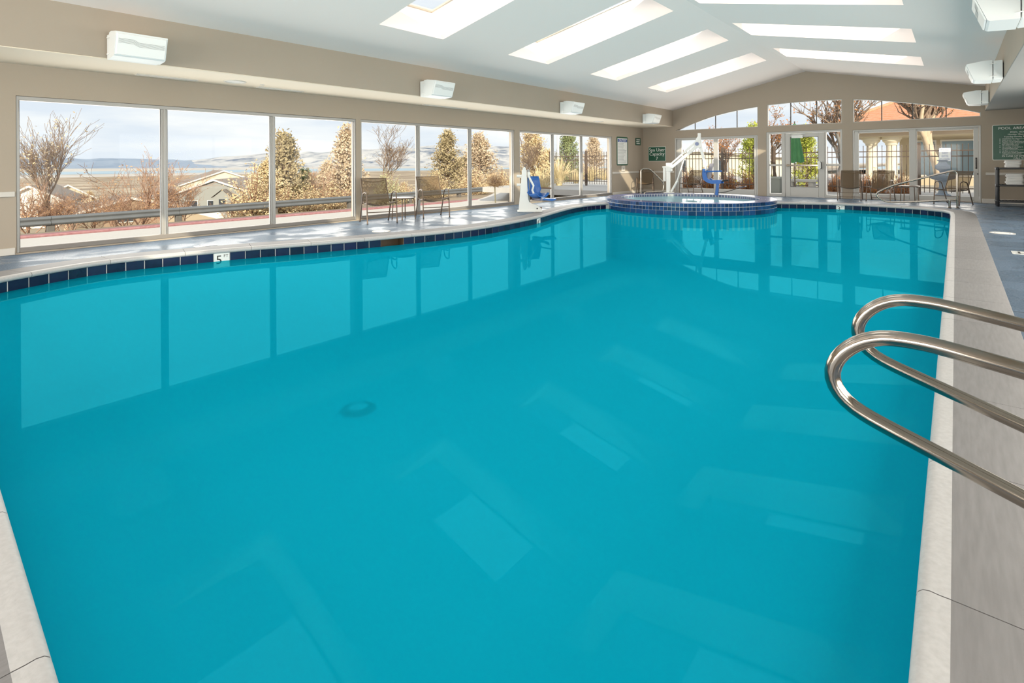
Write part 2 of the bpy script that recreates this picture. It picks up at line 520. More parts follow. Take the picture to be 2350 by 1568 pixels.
# square outer corners
off = [Vector((min(p.x, XP + .385), max(p.y, YP - .385))) for p in off]
off = [Vector((XP + .385, YP - .385))] + [p for p in off if not (p.x > XP + .01 and p.y < YP + .01)]
deck_hole = clip_spa(off, SPAR - .02, True)
deck_out = [(-9.95, YB), (XR + .1, YB), (XR + .1, YF + .1), (-9.95, YF + .1)]
fl = face_mesh(deck_out, [[(p.x, p.y) for p in deck_hole]], lambda x, y: (x, y, 0), None)
floor = struct('floor', fl, M_DECK, False)
M_JOINT = mat('deck_saw_cut', (.035, .042, .055), .8)
for (a, b) in (((.33, 9.95), (1.9, 9.95)), ((.33, 5.72), (1.9, 5.72)), ((.33, 13.4), (1.9, 13.4)), ((-9.45, -4), (-9.45, 19.6)), ((.33, 1.6), (1.9, 1.6))):
    v = Vector(b) - Vector(a); n = Vector((-v.y, v.x)).normalized() * .005
    a, b = Vector(a), Vector(b)
    mb = MB()
    mb.add([(*(a - n), .0006), (*(b - n), .0006), (*(b + n), .0006), (*(a + n), .0006)], [(0, 1, 2, 3)])
    part('deck_joint', mb, M_JOINT, floor, False)

# ---- left wall with its three window bands
win_z0, win_z1 = .02, 2.165
holes = [[(a, win_z0), (b, win_z0), (b, win_z1), (a, win_z1)] for a, b, m in WINS]
wl = face_mesh([(YB - .2, -.3), (YF + .25, -.3), (YF + .25, 3.4), (YB - .2, 3.4)], holes, lambda y, z: (XL, y, z), lambda y, z: (XL - .2, y, z))
struct('wall_left', wl, M_WALL, False)
for wi, (a, b, mull) in enumerate(WINS):
    root = sempty('window_%d' % (wi + 1), (XL - .1, a, 0))
    fx0, fx1 = XL - .115, XL - .012
    mb = MB()
    fw = .055
    mb.bbox((fx0, a, win_z0), (fx1, a + fw - .02, win_z1), .006).bbox((fx0, b - fw + .02, win_z0), (fx1, b, win_z1), .006)
    mb.bbox((fx0, a, win_z1 - .06), (fx1, b, win_z1), .006)
    part('frame', mb, M_ALU, root)
    mb = MB().bbox((fx0, a + .03, win_z0), (fx1 + .01, b - .03, win_z0 + .07), .008)
    part('sill', mb, M_SILL, root)
    for y in mull:
        mb = MB().bbox((fx0, y - .045, win_z0 + .06), (fx1 - .02, y + .045, win_z1 - .05), .006)
        mb.bbox((fx1 - .025, y - .016, win_z0 + .06), (fx1 + .004, y + .016, win_z1 - .05), .004)
        part('mullion', mb, M_ALU, root)
    e = [a + .03] + [q for y in mull for q in (y - .04, y + .04)] + [b - .03]
    for k in range(0, len(e), 2):
        mb = MB().box((XL - .072, e[k], win_z0 + .06), (XL - .066, e[k + 1], win_z1 - .05))
        part('glass_pane', mb, GLASS, root, False)
        mb = MB()
        for (p, q, r_, s_) in ((e[k], e[k] + .012, win_z0 + .07, win_z1 - .06), (e[k + 1] - .012, e[k + 1], win_z0 + .07, win_z1 - .06)):
            mb.box((XL - .064, p, r_), (XL - .05, q, s_))
        part('gasket', mb, M_DARK, root, False)

def trim_run(name, boxes, m=M_TRIM, r=.006):
    mb = MB()
    for a, b in boxes: mb.bbox(a, b, r)
    return struct(name, mb, m)
trim_run('baseboard_left', [((XL, YB, 0), (XL + .018, .985, .1)), ((XL, 17.12, 0), (XL + .018, YF, .1))])
trim_run('trim_1', [((XL, YB, .787), (XL + .02, .985, .862)), ((XL, 17.12, .787), (XL + .02, YF, .862))])

# ---- far wall: two sliders, the door group and three arched lights above
ARCH = [(-8.318, 2.445), (-7.94, 2.59), (-7.558, 2.721), (-7.2, 2.835), (-6.818, 2.939), (-6.42, 3.015), (-6.038, 3.079), (-5.66, 3.127), (-5.312, 3.166),
        (-5.011, 3.195), (-4.64, 3.212), (-4.282, 3.224), (-3.9, 3.23), (-3.513, 3.228), (-3.14, 3.22), (-2.774, 3.203), (-2.479, 3.183), (-2.1, 3.14), (-1.741, 3.083), (-1.36, 3.018), (-.972, 2.94),
        (-.6, 2.865), (-.211, 2.775), (.1, 2.69), (.264, 2.643), (.548, 2.549)]
def arch(x):
    for (a, za), (b, zb) in zip(ARCH, ARCH[1:]):
        if a <= x <= b: return za + (zb - za) * (x - a) / (b - a)
    return ARCH[0][1] if x < ARCH[0][0] else ARCH[-1][1]
zcl = 2.432
def light_poly(x0, x1, inset=0):
    xs = [x0 + inset] + [x for x, z in ARCH if x0 + inset < x < x1 - inset] + [x1 - inset]
    return [(x0 + inset, zcl + inset), (x1 - inset, zcl + inset)] + [(x, max(arch(x) - inset, zcl + inset + .004)) for x in reversed(xs)]
LIGHTS = [(-8.318, -5.312, (-7.57, -6.80, -6.03)), (-5.011, -2.774, (-4.27, -3.5)), (-2.479, .548, (-1.73, -.97, -.2))]
DOORS = [(-8.37, -5.32, 2.15), (-5.04, -2.77, 2.235), (-2.49, .55, 2.19)]
holes = [light_poly(a, b) for a, b, m in LIGHTS] + [[(a, -.02), (b, -.02), (b, z), (a, z)] for a, b, z in DOORS]
gab = [(XL - .2, -.3), (XR + .2, -.3), (XR + .2, ZC + .1), (XBR, ZC + .1), (XRIDGE, ZR + .1), (XBL, ZC + .1), (XL - .2, ZC + .1)]
wf = face_mesh(gab, holes, lambda x, z: (x, YF, z), lambda x, z: (x, YF + .22, z))
struct('wall_far', wf, M_WALL, False)
for wi, (a, b, mull) in enumerate(LIGHTS):
    root = sempty('window_%d' % (wi + 4), (a, YF + .1, zcl))
    o_p, i_p = light_poly(a, b, .001), light_poly(a, b, .022)
    n = len(o_p); m = len(i_p)
    mb = MB()
    if n == m:
        vs = [(x, YF + .03, z) for x, z in o_p] + [(x, YF + .03, z) for x, z in i_p] + [(x, YF + .10, z) for x, z in o_p] + [(x, YF + .10, z) for x, z in i_p]
        fs = []
        for i in range(n):
            j = (i + 1) % n
            fs += [(i, j, n + j, n + i), (n + i, n + j, 3 * n + j, 3 * n + i), (2 * n + i, 2 * n + j, 3 * n + j, 3 * n + i)]
        mb.add(vs, fs)
    part('frame', mb, M_DOORF, root, False)
    for x in mull:
        mb = MB().box((x - .013, YF + .035, zcl + .015), (x + .013, YF + .075, arch(x) - .015))
        part('muntin', mb, M_DARKM, root, False)
    xs = [a + .015] + list(mull) + [b - .015]
    for k in range(len(xs) - 1):
        x0, x1 = xs[k], xs[k + 1]
        q = [x0] + [x for x, z in ARCH if x0 < x < x1] + [x1]
        mb = MB().prism([(x0, zcl + .015), (x1, zcl + .015)] + [(x, max(arch(x) - .015, zcl + .02)) for x in reversed(q)], YF + .052, YF + .058, 'y')
        part('glass_pane', mb, GLASS, root, False)
# sliders
def slider(name, x0, x1, zt, panes, handle_x):
    root = sempty(name, (x0, YF + .08, 0))
    mb = MB()
    mb.bbox((x0, YF + .01, 0), (x0 + .045, YF + .14, zt), .006).bbox((x1 - .045, YF + .01, 0), (x1, YF + .14, zt), .006)
    mb.bbox((x0, YF + .01, zt - .05), (x1, YF + .14, zt), .006).bbox((x0, YF + .01, 0), (x1, YF + .16, .035), .006)
    part('frame', mb, M_DOORF, root)
    for k, (a, b, ga, gb, g0, g1, y) in enumerate(panes):
        mb = MB()
        mb.bbox((a, y, .03), (ga, y + .045, zt - .045), .005).bbox((gb, y, .03), (b, y + .045, zt - .045), .005)
        mb.bbox((ga, y, .03), (gb, y + .045, g0), .005).bbox((ga, y, g1), (gb, y + .045, zt - .045), .005)
        leaf = part('door_leaf', mb, M_DOORF, root)
        part('glass_pane', MB().box((ga - .005, y + .018, g0 - .005), (gb + .005, y + .026, g1 + .005)), GLASS, leaf, False)
    if handle_x:
        h = MB().tube([(handle_x, YF + .0, 1.0), (handle_x, YF - .045, 1.02), (handle_x, YF - .045, 1.22), (handle_x, YF + .0, 1.24)], .011, 8)
        h.bbox((handle_x - .02, YF - .008, .96), (handle_x + .02, YF + .01, 1.28), .004)
        part('door_handle', h, M_DARKM, root)
        part('lock', MB().cyl((handle_x + .03, YF + .01, .82), (handle_x + .03, YF - .012, .82), .018, 12), M_DARKM, root)
    return root
slider('door_1', -8.37, -5.32, 2.15, [(-8.32, -6.72, -8.125, -6.875, .2, 2.05, YF + .085), (-6.88, -5.37, -6.72, -5.45, .2, 2.05, YF + .03)], None)
slider('door_3', -2.49, .55, 2.19, [(-2.44, -.9, -2.33, -1.06, .17, 2.08, YF + .03), (-.98, .50, -.875, .39, .17, 2.08, YF + .085)], .445)
# door group
root = sempty('door_2', (-5.04, YF + .08, 0))
zt = 2.235
mb = MB()
for x0, x1 in ((-5.04, -4.94), (-4.56, -4.45), (-3.27, -3.22), (-2.83, -2.77)): mb.bbox((x0, YF + .01, 0), (x1, YF + .14, zt), .006)
mb.bbox((-5.04, YF + .01, zt - .075), (-2.77, YF + .14, zt), .006).bbox((-5.04, YF + .01, 0), (-4.45, YF + .14, .1), .006).bbox((-3.27, YF + .01, 0), (-2.77, YF + .14, .1), .006)
for x0, x1 in ((-4.94, -4.56), (-3.22, -2.83)): mb.bbox((x0, YF + .02, 1.05), (x1, YF + .13, 1.12), .006)
part('frame', mb, M_DOORF, root)
for x0, x1 in ((-4.945, -4.555), (-3.225, -2.825)):
    for z0, z1 in ((.095, 1.055), (1.115, zt - .07)): part('glass_pane', MB().box((x0, YF + .06, z0), (x1, YF + .067, z1)), GLASS, root, False)
dx0, dx1 = -4.445, -3.275
gx0, gx1, g0, g1 = -4.29, -3.45, .34, 2.03
mb = MB()
mb.bbox((dx0, YF + .03, .01), (gx0, YF + .08, zt - .08), .004).bbox((gx1, YF + .03, .01), (dx1, YF + .08, zt - .08), .004)
mb.bbox((gx0, YF + .03, .01), (gx1, YF + .08, g0), .004).bbox((gx0, YF + .03, g1), (gx1, YF + .08, zt - .08), .004)
leaf = part('door_leaf', mb, M_DOORF, root)
part('glass_pane', MB().box((gx0 - .005, YF + .05, g0 - .005), (gx1 + .005, YF + .058, g1 + .005)), GLASS, leaf, False)
mb = MB()
for a, b in (((gx0, YF + .02, g0), (gx1, YF + .031, g0 + .018)), ((gx0, YF + .02, g1 - .018), (gx1, YF + .031, g1)), ((gx0, YF + .02, g0), (gx0 + .016, YF + .031, g1)), ((gx1 - .016, YF + .02, g0), (gx1, YF + .031, g1))): mb.box(a, b)
part('glazing_bead', mb, M_DARKM, leaf, False)
mb = MB().bbox((-4.38, YF - .05, 1.045), (-3.36, YF - .01, 1.10), .008).bbox((-4.40, YF - .05, 1.03), (-4.33, YF + .03, 1.115), .006)
part('panic_bar', mb, M_STEEL, leaf)
mb = MB().bbox((-3.46, YF - .06, .94), (-3.33, YF + .03, 1.2), .01)
part('latch_case', mb, M_WHITEP, leaf)
mb = MB().tube([(-3.37, YF - .05, .96), (-3.34, YF - .10, .98), (-3.34, YF - .10, 1.16), (-3.37, YF - .05, 1.18)], .016, 8)
part('door_handle', mb, M_DARKM, leaf)
mb = MB().bbox((-4.24, YF - .04, 2.0), (-3.9, YF + .03, 2.1), .01).tube([(-3.95, YF - .02, 2.11), (-4.2, YF - .12, 2.13), (-3.82, YF - .0, 2.15)], .012, 6)
part('door_closer', mb, M_WHITEP, leaf)
# other walls
struct('wall_right', face_mesh([(YB - .2, -.3), (YF + .22, -.3), (YF + .22, 3.4), (YB - .2, 3.4)], [[(a, .25), (b, .25), (b, 2.35), (a, 2.35)] for a, b in ADDED_RIGHTW], lambda y, z: (XR, y, z), lambda y, z: (XR + .2, y, z)), M_WALL, False)
for wi, (a, b) in enumerate(ADDED_RIGHTW):
    root = sempty('window_%d' % (24 + wi), (XR + .1, a, .25))  # out-of-view windows, added only to carry the right fill lamps
    ms = [a + .03, a + (b - a) / 3, a + (b - a) * 2 / 3, b - .03]
    mb = MB()
    for y in ms: mb.bbox((XR + .05, y - .03, .25), (XR + .15, y + .03, 2.35), .006)
    for z0, z1 in ((.25, .31), (2.29, 2.35)): mb.bbox((XR + .05, a, z0), (XR + .15, b, z1), .006)
    part('frame', mb, M_ALU, root)
    for y0, y1 in zip(ms, ms[1:]): part('glass_pane', MB().box((XR + .09, y0 + .02, .3), (XR + .097, y1 - .02, 2.3)), GLASS, root, False)
struct('wall_back', face_mesh(gab, [[(a, .1), (b, .1), (b, 2.4), (a, 2.4)] for a, b in ADDED_BACKW], lambda x, z: (x, YB, z), lambda x, z: (x, YB - .2, z)), M_WALL, False)
for wi, (a, b) in enumerate(ADDED_BACKW):
    root = sempty('window_%d' % (21 + wi), (a, YB - .1, .1))  # invented windows around the back fill lamps, out of view
    m_ = (a + b) / 2
    mb = MB()
    for x0, x1 in ((a, a + .06), (m_ - .04, m_ + .04), (b - .06, b)): mb.bbox((x0, YB - .14, .1), (x1, YB - .04, 2.4), .006)
    for z0, z1 in ((.1, .17), (2.33, 2.4)): mb.bbox((a, YB - .14, z0), (b, YB - .04, z1), .006)
    part('frame', mb, M_DOORF, root)
    for x0, x1 in ((a + .05, m_ - .03), (m_ + .03, b - .05)): part('glass_pane', MB().box((x0, YB - .09, .16), (x1, YB - .083, 2.34)), GLASS, root, False)
trim_run('baseboard_far', [((XL, YF - .018, 0), (-8.38, YF, .1)), ((.56, YF - .018, 0), (XR, YF, .13))])
trim_run('trim_2', [((XL, YF - .02, .787), (-8.40, YF, .862)), ((.64, YF - .02, .787), (XR, YF, .862))])
trim_run('baseboard_right', [((XR - .018, YB, 0), (XR, YF, .13))])

# ---- beams with soffits, the right one darkened in colour
for nm, x0, x1 in (('beam_left', XL, XBL), ('beam_right', XBR, XR)):
    b = struct(nm, MB().bbox((x0, YB, ZS + .006), (x1, YF, ZC + .35), .004), M_WALL, False)
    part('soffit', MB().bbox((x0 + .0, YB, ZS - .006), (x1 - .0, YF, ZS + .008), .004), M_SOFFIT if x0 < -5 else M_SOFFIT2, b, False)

# ---- sloped ceilings with skylight openings
SKX = {-1: (-7.19, -4.16), 1: (-3.64, -.58)}
zc = lambda x: ZR - abs(x - XRIDGE) * SLOPE
for sgn, nm in ((-1, 'ceiling'), (1, 'ceiling.001')):
    xa, xb = (XBL - .01, XRIDGE) if sgn < 0 else (XRIDGE, XBR + .01)
    hs = [[(SKX[sgn][0], a), (SKX[sgn][1], a), (SKX[sgn][1], b), (SKX[sgn][0], b)] for a, b in SKYY]
    struct(nm, face_mesh([(xa, YB), (xb, YB), (xb, YF), (xa, YF)], hs, lambda x, y: (x, y, zc(x)), None), M_CEIL, False)
    nrm = Vector((sgn * SLOPE, 0, 1)).normalized()
    for k, (a, b) in enumerate(SKYY):
        x0, x1 = SKX[sgn]
        root = sempty('window_%d' % (7 + k + (7 if sgn > 0 else 0)), (x0, a, zc(x0)))
        bot = [Vector((x, y, zc(x))) for x, y in ((x0, a), (x1, a), (x1, b), (x0, b))]
        sh0 = Vector((-.2, 0, 0)) if sgn < 0 else Vector((0, 0, 0))
        sh1 = Vector((0, 0, 0)) if sgn < 0 else Vector((.2, 0, 0))
        top = [p + nrm * .57 + (sh0 if i in (0, 3) else sh1) for i, p in enumerate(bot)]
        mb = MB().add(bot + top, [(0, 1, 5, 4), (1, 2, 6, 5), (2, 3, 7, 6), (3, 0, 4, 7)])
        part('light_well', mb, M_CEIL, root, False)
        mb = MB()
        up = nrm * .03
        mb.add([p + up for p in top] + [p + up * 1.3 for p in top], [(0, 1, 2, 3), (4, 5, 6, 7), (0, 1, 5, 4), (1, 2, 6, 5), (2, 3, 7, 6), (3, 0, 4, 7)])
        part('glass_pane', mb, GLASS, root, False)
        mb = MB()
        for i in range(4):
            p, q = top[i], top[(i + 1) % 4]
            c = (top[0] + top[2]) / 2
            ip, iq = p.lerp(c, .04), q.lerp(c, .04)
            mb.add([p, q, iq, ip, p + up, q + up, iq + up, ip + up], [(0, 1, 2, 3), (4, 5, 6, 7), (0, 1, 5, 4), (1, 2, 6, 5), (2, 3, 7, 6), (3, 0, 4, 7)])
        part('curb_frame', mb, M_TRIM, root, False)

# ---- fittings in the left soffit
for yy, lab in ((3.6, 'round white recessed light in the soffit above the leftmost windows'), (15.2, 'round white recessed light in the soffit near the far corner')):
    t = thing('recessed_light', lab, 'light', (-9.13, yy, ZS), 'recessed lights in the soffit')
    part('trim_ring', MB().lathe([(.135, -.002), (.14, -.012), (.165, -.014), (.172, -.006), (.172, .0)], (-9.13, yy, ZS - .006), 36), M_TRIM, t)
    part('lens', MB().lathe([(0, -.004), (.08, -.006), (.137, -.004)], (-9.13, yy, ZS - .006), 36), M_LENS, t)
for y0, y1, lab in ((2.3, 3.14, 'long slot air diffuser in the soffit left of the round light'), (4.1, 4.95, 'long slot air diffuser in the soffit right of the round light'), (7.9, 9.3, 'long slot air diffuser in the soffit above the two left armchairs')):
    t = thing('air_diffuser', lab, 'vent', (-9.45, y0, ZS), 'slot diffusers in the soffit')
    mb = MB().bbox((-9.51, y0, ZS - .02), (-9.49, y1, ZS - .002), .003).bbox((-9.41, y0, ZS - .02), (-9.39, y1, ZS - .002), .003)
    mb.bbox((-9.51, y0, ZS - .02), (-9.39, y0 + .02, ZS - .002), .003).bbox((-9.51, y1 - .02, ZS - .02), (-9.39, y1, ZS - .002), .003)
    part('frame', mb, M_TRIM, t)
    for q in range(3): part('slat', MB().bbox((-9.485 + q * .027, y0 + .02, ZS - .016), (-9.473 + q * .027, y1 - .02, ZS - .004), .002), M_TRIM, t)
t = thing('sprinkler_head', 'small white sprinkler head in the soffit between light and diffuser', 'sprinkler', (-9.17, 4.07, ZS))
part('escutcheon', MB().lathe([(0, -.006), (.03, -.012), (.045, -.006)], (-9.17, 4.07, ZS), 20), M_TRIM, t)
part('deflector', MB().lathe([(0, -.03), (.02, -.032), (.02, -.028), (.006, -.024), (.006, -.01)], (-9.17, 4.07, ZS), 16), M_TRIM, t)

# ================================================================== POOL
pool = thing('swimming_pool', 'long turquoise swimming pool with navy waterline tiles and beige stone coping', 'pool', (-4, 8, 0))
zw = -.163
n = len(pool_edge)
mb = MB()
rows = [[(p.x, p.y, z) for p in pool_edge] + [(pool_edge[0].x, pool_edge[0].y, z)] for z in (-.03, -.26)]
gb_rows = rows
mb = MB().grid([[(p.x, p.y, z) for p in pool_edge] + [(pool_edge[0].x, pool_edge[0].y, z)] for z in (-.26, -1.5)])
fm = face_mesh([(p.x, p.y) for p in pool_edge], [], lambda x, y: (x, y, -1.5))
mb.add(fm.v, fm.f)
part('basin', mb, M_PLASTER, pool, False)
# cumulative arclength sampler round the loop
cum = [0]
for i in range(NL): cum.append(cum[-1] + (loop[(i + 1) % NL] - loop[i]).length)
def at_s(s):
    s %= cum[-1]
    lo, hi = 0, NL
    while hi - lo > 1:
        m = (lo + hi) // 2
        if cum[m] <= s: lo = m
        else: hi = m
    f = (s - cum[lo]) / max(1e-9, cum[lo + 1] - cum[lo])
    return loop[lo].lerp(loop[(lo + 1) % NL], f), nrmL[lo].lerp(nrmL[(lo + 1) % NL], f).normalized()
def nearest_s(x, y):
    return min((((at_s(s)[0] - Vector((x, y))).length, s) for s in [q * .02 for q in range(int(cum[-1] / .02))]))[1]
s_five, s_four, s_three = nearest_s(-7.96, 2.85), nearest_s(-7.22, 9.38), nearest_s(-2.55, 17.22)
s_skim = nearest_s(-7.15, 5.45)
TW = .2
ntile = round(cum[-1] / TW); TW = cum[-1] / ntile
tile_me = MB().bbox((-TW / 2 + .005, -.008, -.2), (TW / 2 - .005, .004, 0), .003).mesh('tile', M_TILE, False)
mark_me = MB().bbox((-TW / 2 + .004, -.009, -.2), (TW / 2 - .004, .004, 0), .003).mesh('depth_marker', M_WTILE, False)
def frame_at(p, nn, z):
    # local x runs along the wall (left to right seen from the pool), y points out of the pool, z up
    return Matrix(((-nn.y * -1, nn.x, 0, p.x), (nn.x * -1, nn.y, 0, p.y), (0, 0, 1, z), (0, 0, 0, 1)))
def k_of(s): return int(round((s - TW / 2) / TW)) % ntile
marks = {k_of(s_five): '5', k_of(s_four): '4', k_of(s_three): '3'}
skim = {(k_of(s_skim) + d) % ntile for d in (0, 1)}
off5 = s_five - (k_of(s_five) + .5) * TW
for k in range(ntile):
    p, nn = at_s((k + .5) * TW)
    if (p - SPA).length < SPAR + .02 or k in skim: continue
    o = link('depth_marker' if k in marks else 'tile', mark_me if k in marks else tile_me, pool)
    o.matrix_basis = frame_at(p, nn, -.05)
    if k in marks:
        M = Matrix.Translation((0, -.0095, 0)) @ Matrix.Rotation(PI / 2, 4, 'X')
        o['label'] = 'white depth tile marked %s FT' % marks[k]
        o['_local'] = 1
        text('numeral', marks[k], .17, M @ Matrix.Translation((-.035, -.098, 0)), M_DARKM, o)
        text('unit', 'FT', .058, M @ Matrix.Translation((.052, -.045, 0)), M_DARKM, o)
# skimmer mouth
p, nn = at_s((min(skim) + 1) * TW)
gb = MB()
for i in range(len(gb_rows[0]) - 1):
    a, b = gb_rows[0][i], gb_rows[0][i + 1]
    u = Vector((nn.y, -nn.x))
    ta, tb = sorted(((Vector(a[:2]) - p).dot(u), (Vector(b[:2]) - p).dot(u)))
    near = (Vector(a[:2]) - p).length < .5
    if near and tb > -.2 and ta < .2: continue
    gb.quad(a, b, gb_rows[1][i + 1], gb_rows[1][i])
part('grout_band', gb, M_GROUT, pool, False)
p, nn = at_s((min(skim) + 1) * TW)
x0, x1, y1, z0, z1 = -.235, .235, .3, -.28, -.045
mb = MB().add([(x0, 0, z0), (x1, 0, z0), (x1, y1, z0), (x0, y1, z0), (x0, 0, z1), (x1, 0, z1), (x1, y1, z1), (x0, y1, z1)], [(0, 1, 2, 3), (4, 5, 6, 7), (1, 2, 6, 5), (2, 3, 7, 6), (3, 0, 4, 7)])
for q in (-1, 1): mb.bbox((min(q * .197, q * .24), -.004, -.26), (max(q * .197, q * .24), .02, -.047), .003)
o = link('skimmer_mouth', mb.mesh('skimmer_mouth', mat('skimmer_dark_throat', (.14, .09, .05), .6), False, False), pool)
o.matrix_basis = frame_at(p, nn, 0)
# coping stones
prof = [(.40, -.045), (.40, .002), (.395, .006), (.045, .006), (.02, .005)]
for q in range(7):
    a = PI / 2 + q * PI / 6
    prof.append((.0 + .03 * math.cos(a) * 1.0, -.024 + .03 * math.sin(a)))
prof += [(.005, -.055)]
def cope(s0, s1, square=None):
    m = max(1, round((s1 - s0) / .14))
    rings = []
    for k in range(m + 1):
        p, nn = at_s(s0 + (s1 - s0) * k / m)
        rings.append([(p.x + nn.x * d, p.y + nn.y * d, z) for d, z in prof])
    mb = MB().grid([r + [r[0]] for r in rings])
    nn = len(prof)
    mb.add(rings[0], [tuple(range(nn))]); mb.add(rings[-1], [tuple(range(nn))])
    return mb
s_sp = [s for s in [q * .05 for q in range(int(cum[-1] / .05))] if (at_s(s)[0] - SPA).length < SPAR - .02]
sa, sb = min(s_sp), max(s_sp)
c1 = cum[NL - len(resample([Vector((-6.6, YP)), Vector((XP, YP))], .1)) + 1]
def run(s0, s1, first):
    n_ = max(1, round((s1 - s0) / .835)); st = (s1 - s0) / n_
    for k in range(n_):
        o = part('coping_stone', cope(s0 + k * st + .002, s0 + (k + 1) * st - .002), M_COPE, pool)
        me = o.data
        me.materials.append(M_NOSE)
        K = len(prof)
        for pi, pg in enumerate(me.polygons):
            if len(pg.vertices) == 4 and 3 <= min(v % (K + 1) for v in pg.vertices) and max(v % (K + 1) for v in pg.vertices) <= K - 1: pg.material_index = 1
run(.0, sa, 0)
run(sb, cum[-1] - .001, 0)
part('coping_stone', MB().bbox((XP - .0, YP - .4, -.045), (XP + .4, YP - .002, .006), .004), M_COPE, pool)
# main drain on the floor
dr = thing('main_drain', 'round slotted drain cover on the pool floor', 'drain', (-4.99, 3.23, -1.5))
part('cover', MB().lathe([(0, .05), (.1, .046), (.12, .035), (.185, .012), (.19, 0)], (-4.99, 3.23, -1.5), 40), mat('pale_drain_cover', (.03, .50, .66), .5), dr)
for k in range(40):
    a = 2 * PI * k / 40
    v = Vector((math.cos(a), math.sin(a), 0)); w = Vector((-v.y, v.x, 0)) * .005
    c = Vector((-4.99, 3.23, -1.5))
    part('slot', MB().add([c + v * .105 - w + Vector((0, 0, .056)), c + v * .105 + w + Vector((0, 0, .056)), c + v * .188 + w * 1.7 + Vector((0, 0, .022)), c + v * .188 - w * 1.7 + Vector((0, 0, .022))], [(0, 1, 2, 3)]), mat('deep_teal_slot', (.004, .16, .22), .7), dr, False)
M_WATER = water_mat('pool_water', (.0008, .345, .50), .5, (.09, .85, .95), .012, .06)
wfm = face_mesh([(p.x, p.y) for p in pool_edge], [], lambda x, y: (x, y, zw))
tag(part('pool_water', wfm, M_WATER, None, False), 'still turquoise water filling the swimming pool', 'water', kind='stuff')

# ================================================================== SPA
ZRIM = .150
spa = thing('hot_tub', 'round raised spa faced in small blue tiles at the far end of the pool', 'spa', (SPA.x, SPA.y, 0))
c3 = (SPA.x, SPA.y, 0)
prof = [(SPAR, -.55), (SPAR, ZRIM - .02), (SPAR - .01, ZRIM - .004), (SPAI + .01, ZRIM - .004), (SPAI, ZRIM - .01), (SPAI, -.9), (0, -.9)]
part('shell', MB().lathe(prof, c3, 96), M_GROUT, spa, False)
part('spa_lining', MB().lathe([(SPAI - .004, -.15), (SPAI - .004, -.89), (0, -.89)], c3, 64), M_SPAPL, spa, False)
def ring_tile(w, h, nm): return MB().bbox((-w / 2, -.004, -h / 2), (w / 2, .006, h / 2), .002).mesh(nm, M_STILE, False)
def put_ring(me, nm, a, R, z, inward=False):
    nn = Vector((math.cos(a), math.sin(a)))
    p = SPA + nn * R
    o = link(nm, me, spa)
    o.matrix_basis = Matrix(((nn.y, nn.x, 0, p.x), (-nn.x, nn.y, 0, p.y), (0, 0, 1, z), (0, 0, 0, 1)))
    o.matrix_parent_inverse = Matrix.Translation((-SPA.x, -SPA.y, 0))
A0, A1 = math.radians(-150), math.radians(42)
nb = 74
wb = 2 * PI * SPAR / nb
me_b = ring_tile(wb - .010, .19, 'tile'); me_s = ring_tile(wb / 2 - .009, .088, 'tile')
rest = MB()
for k in range(nb):
    a = -PI + 2 * PI * (k + .5) / nb
    front = A0 < a < A1
    if front: put_ring(me_b, 'tile', a, SPAR, -.145)
    for j in (-.25, .25):
        aa = a + j * 2 * PI / nb
        for z in (-.001, .097):
            if front: put_ring(me_s, 'tile', aa, SPAR, z)
            else:
                nn = Vector((math.cos(aa), math.sin(aa))); p = SPA + nn * SPAR
                M = Matrix(((-nn.y, nn.x, 0, p.x), (nn.x, nn.y, 0, p.y), (0, 0, 1, z), (0, 0, 0, 1)))
                rest.bbox((-wb / 4 + .0045, -.004, -.044), (wb / 4 - .0045, .006, .044), .002, M)
part('rear_tiles', rest, M_STILE, spa, False, kind='stuff')
rim = MB()
for r0, r1 in ((SPAR - .085, SPAR - .004), (SPAR - .185, SPAR - .095), (SPAR - .285, SPAR - .195), (SPAR - .385, SPAR - .295), (SPAI + .006, SPAR - .395)):
    nt_ = round(2 * PI * r1 / .098)
    for k in range(nt_):
        a, b = 2 * PI * k / nt_ + .004 / r1, 2 * PI * (k + 1) / nt_ - .004 / r1
        c0, s0, c1_, s1_ = math.cos(a), math.sin(a), math.cos(b), math.sin(b)
        z = ZRIM + .002
        P = lambda r, c, s, zz: (SPA.x + r * c, SPA.y + r * s, zz)
        rim.add([P(r0, c0, s0, z), P(r1, c0, s0, z), P(r1, c1_, s1_, z), P(r0, c1_, s1_, z), P(r0, c0, s0, z - .01), P(r1, c0, s0, z - .01), P(r1, c1_, s1_, z - .01), P(r0, c1_, s1_, z - .01)],
                [(0, 1, 2, 3), (0, 1, 5, 4), (1, 2, 6, 5), (2, 3, 7, 6), (3, 0, 4, 7)])
part('rim_tiles', rim, mat('pale_blue_rim_tile', (.10, .13, .30), .2, noise_=(5, .8, 3, (.16, .19, .36)), rand=0), spa, False, kind='stuff')
inn = MB()
nt_ = 122
for k in range(nt_):
    a = 2 * PI * (k + .5) / nt_
    nn = Vector((math.cos(a), math.sin(a))); p = SPA + nn * SPAI
    M = Matrix(((-nn.y, -nn.x, 0, p.x), (nn.x, -nn.y, 0, p.y), (0, 0, 1, 0), (0, 0, 0, 1)))
    for z in (.092, -.006): inn.bbox((-.046, -.004, z - .044), (.046, .006, z + .044), .002, M)
part('inner_tiles', inn, mat('slate_blue_inner_tile', (.09, .12, .22), .25), spa, False, kind='stuff')
a = math.radians(128)
nn = Vector((math.cos(a), math.sin(a))); p = SPA + nn * (SPAI - .008)
mk = link('depth_marker', MB().bbox((-.10, -.004, -.06), (.10, .004, .05), .002).mesh('depth_marker', M_WTILE, False), spa)
mk.matrix_parent_inverse = Matrix.Translation((-SPA.x, -SPA.y, 0))
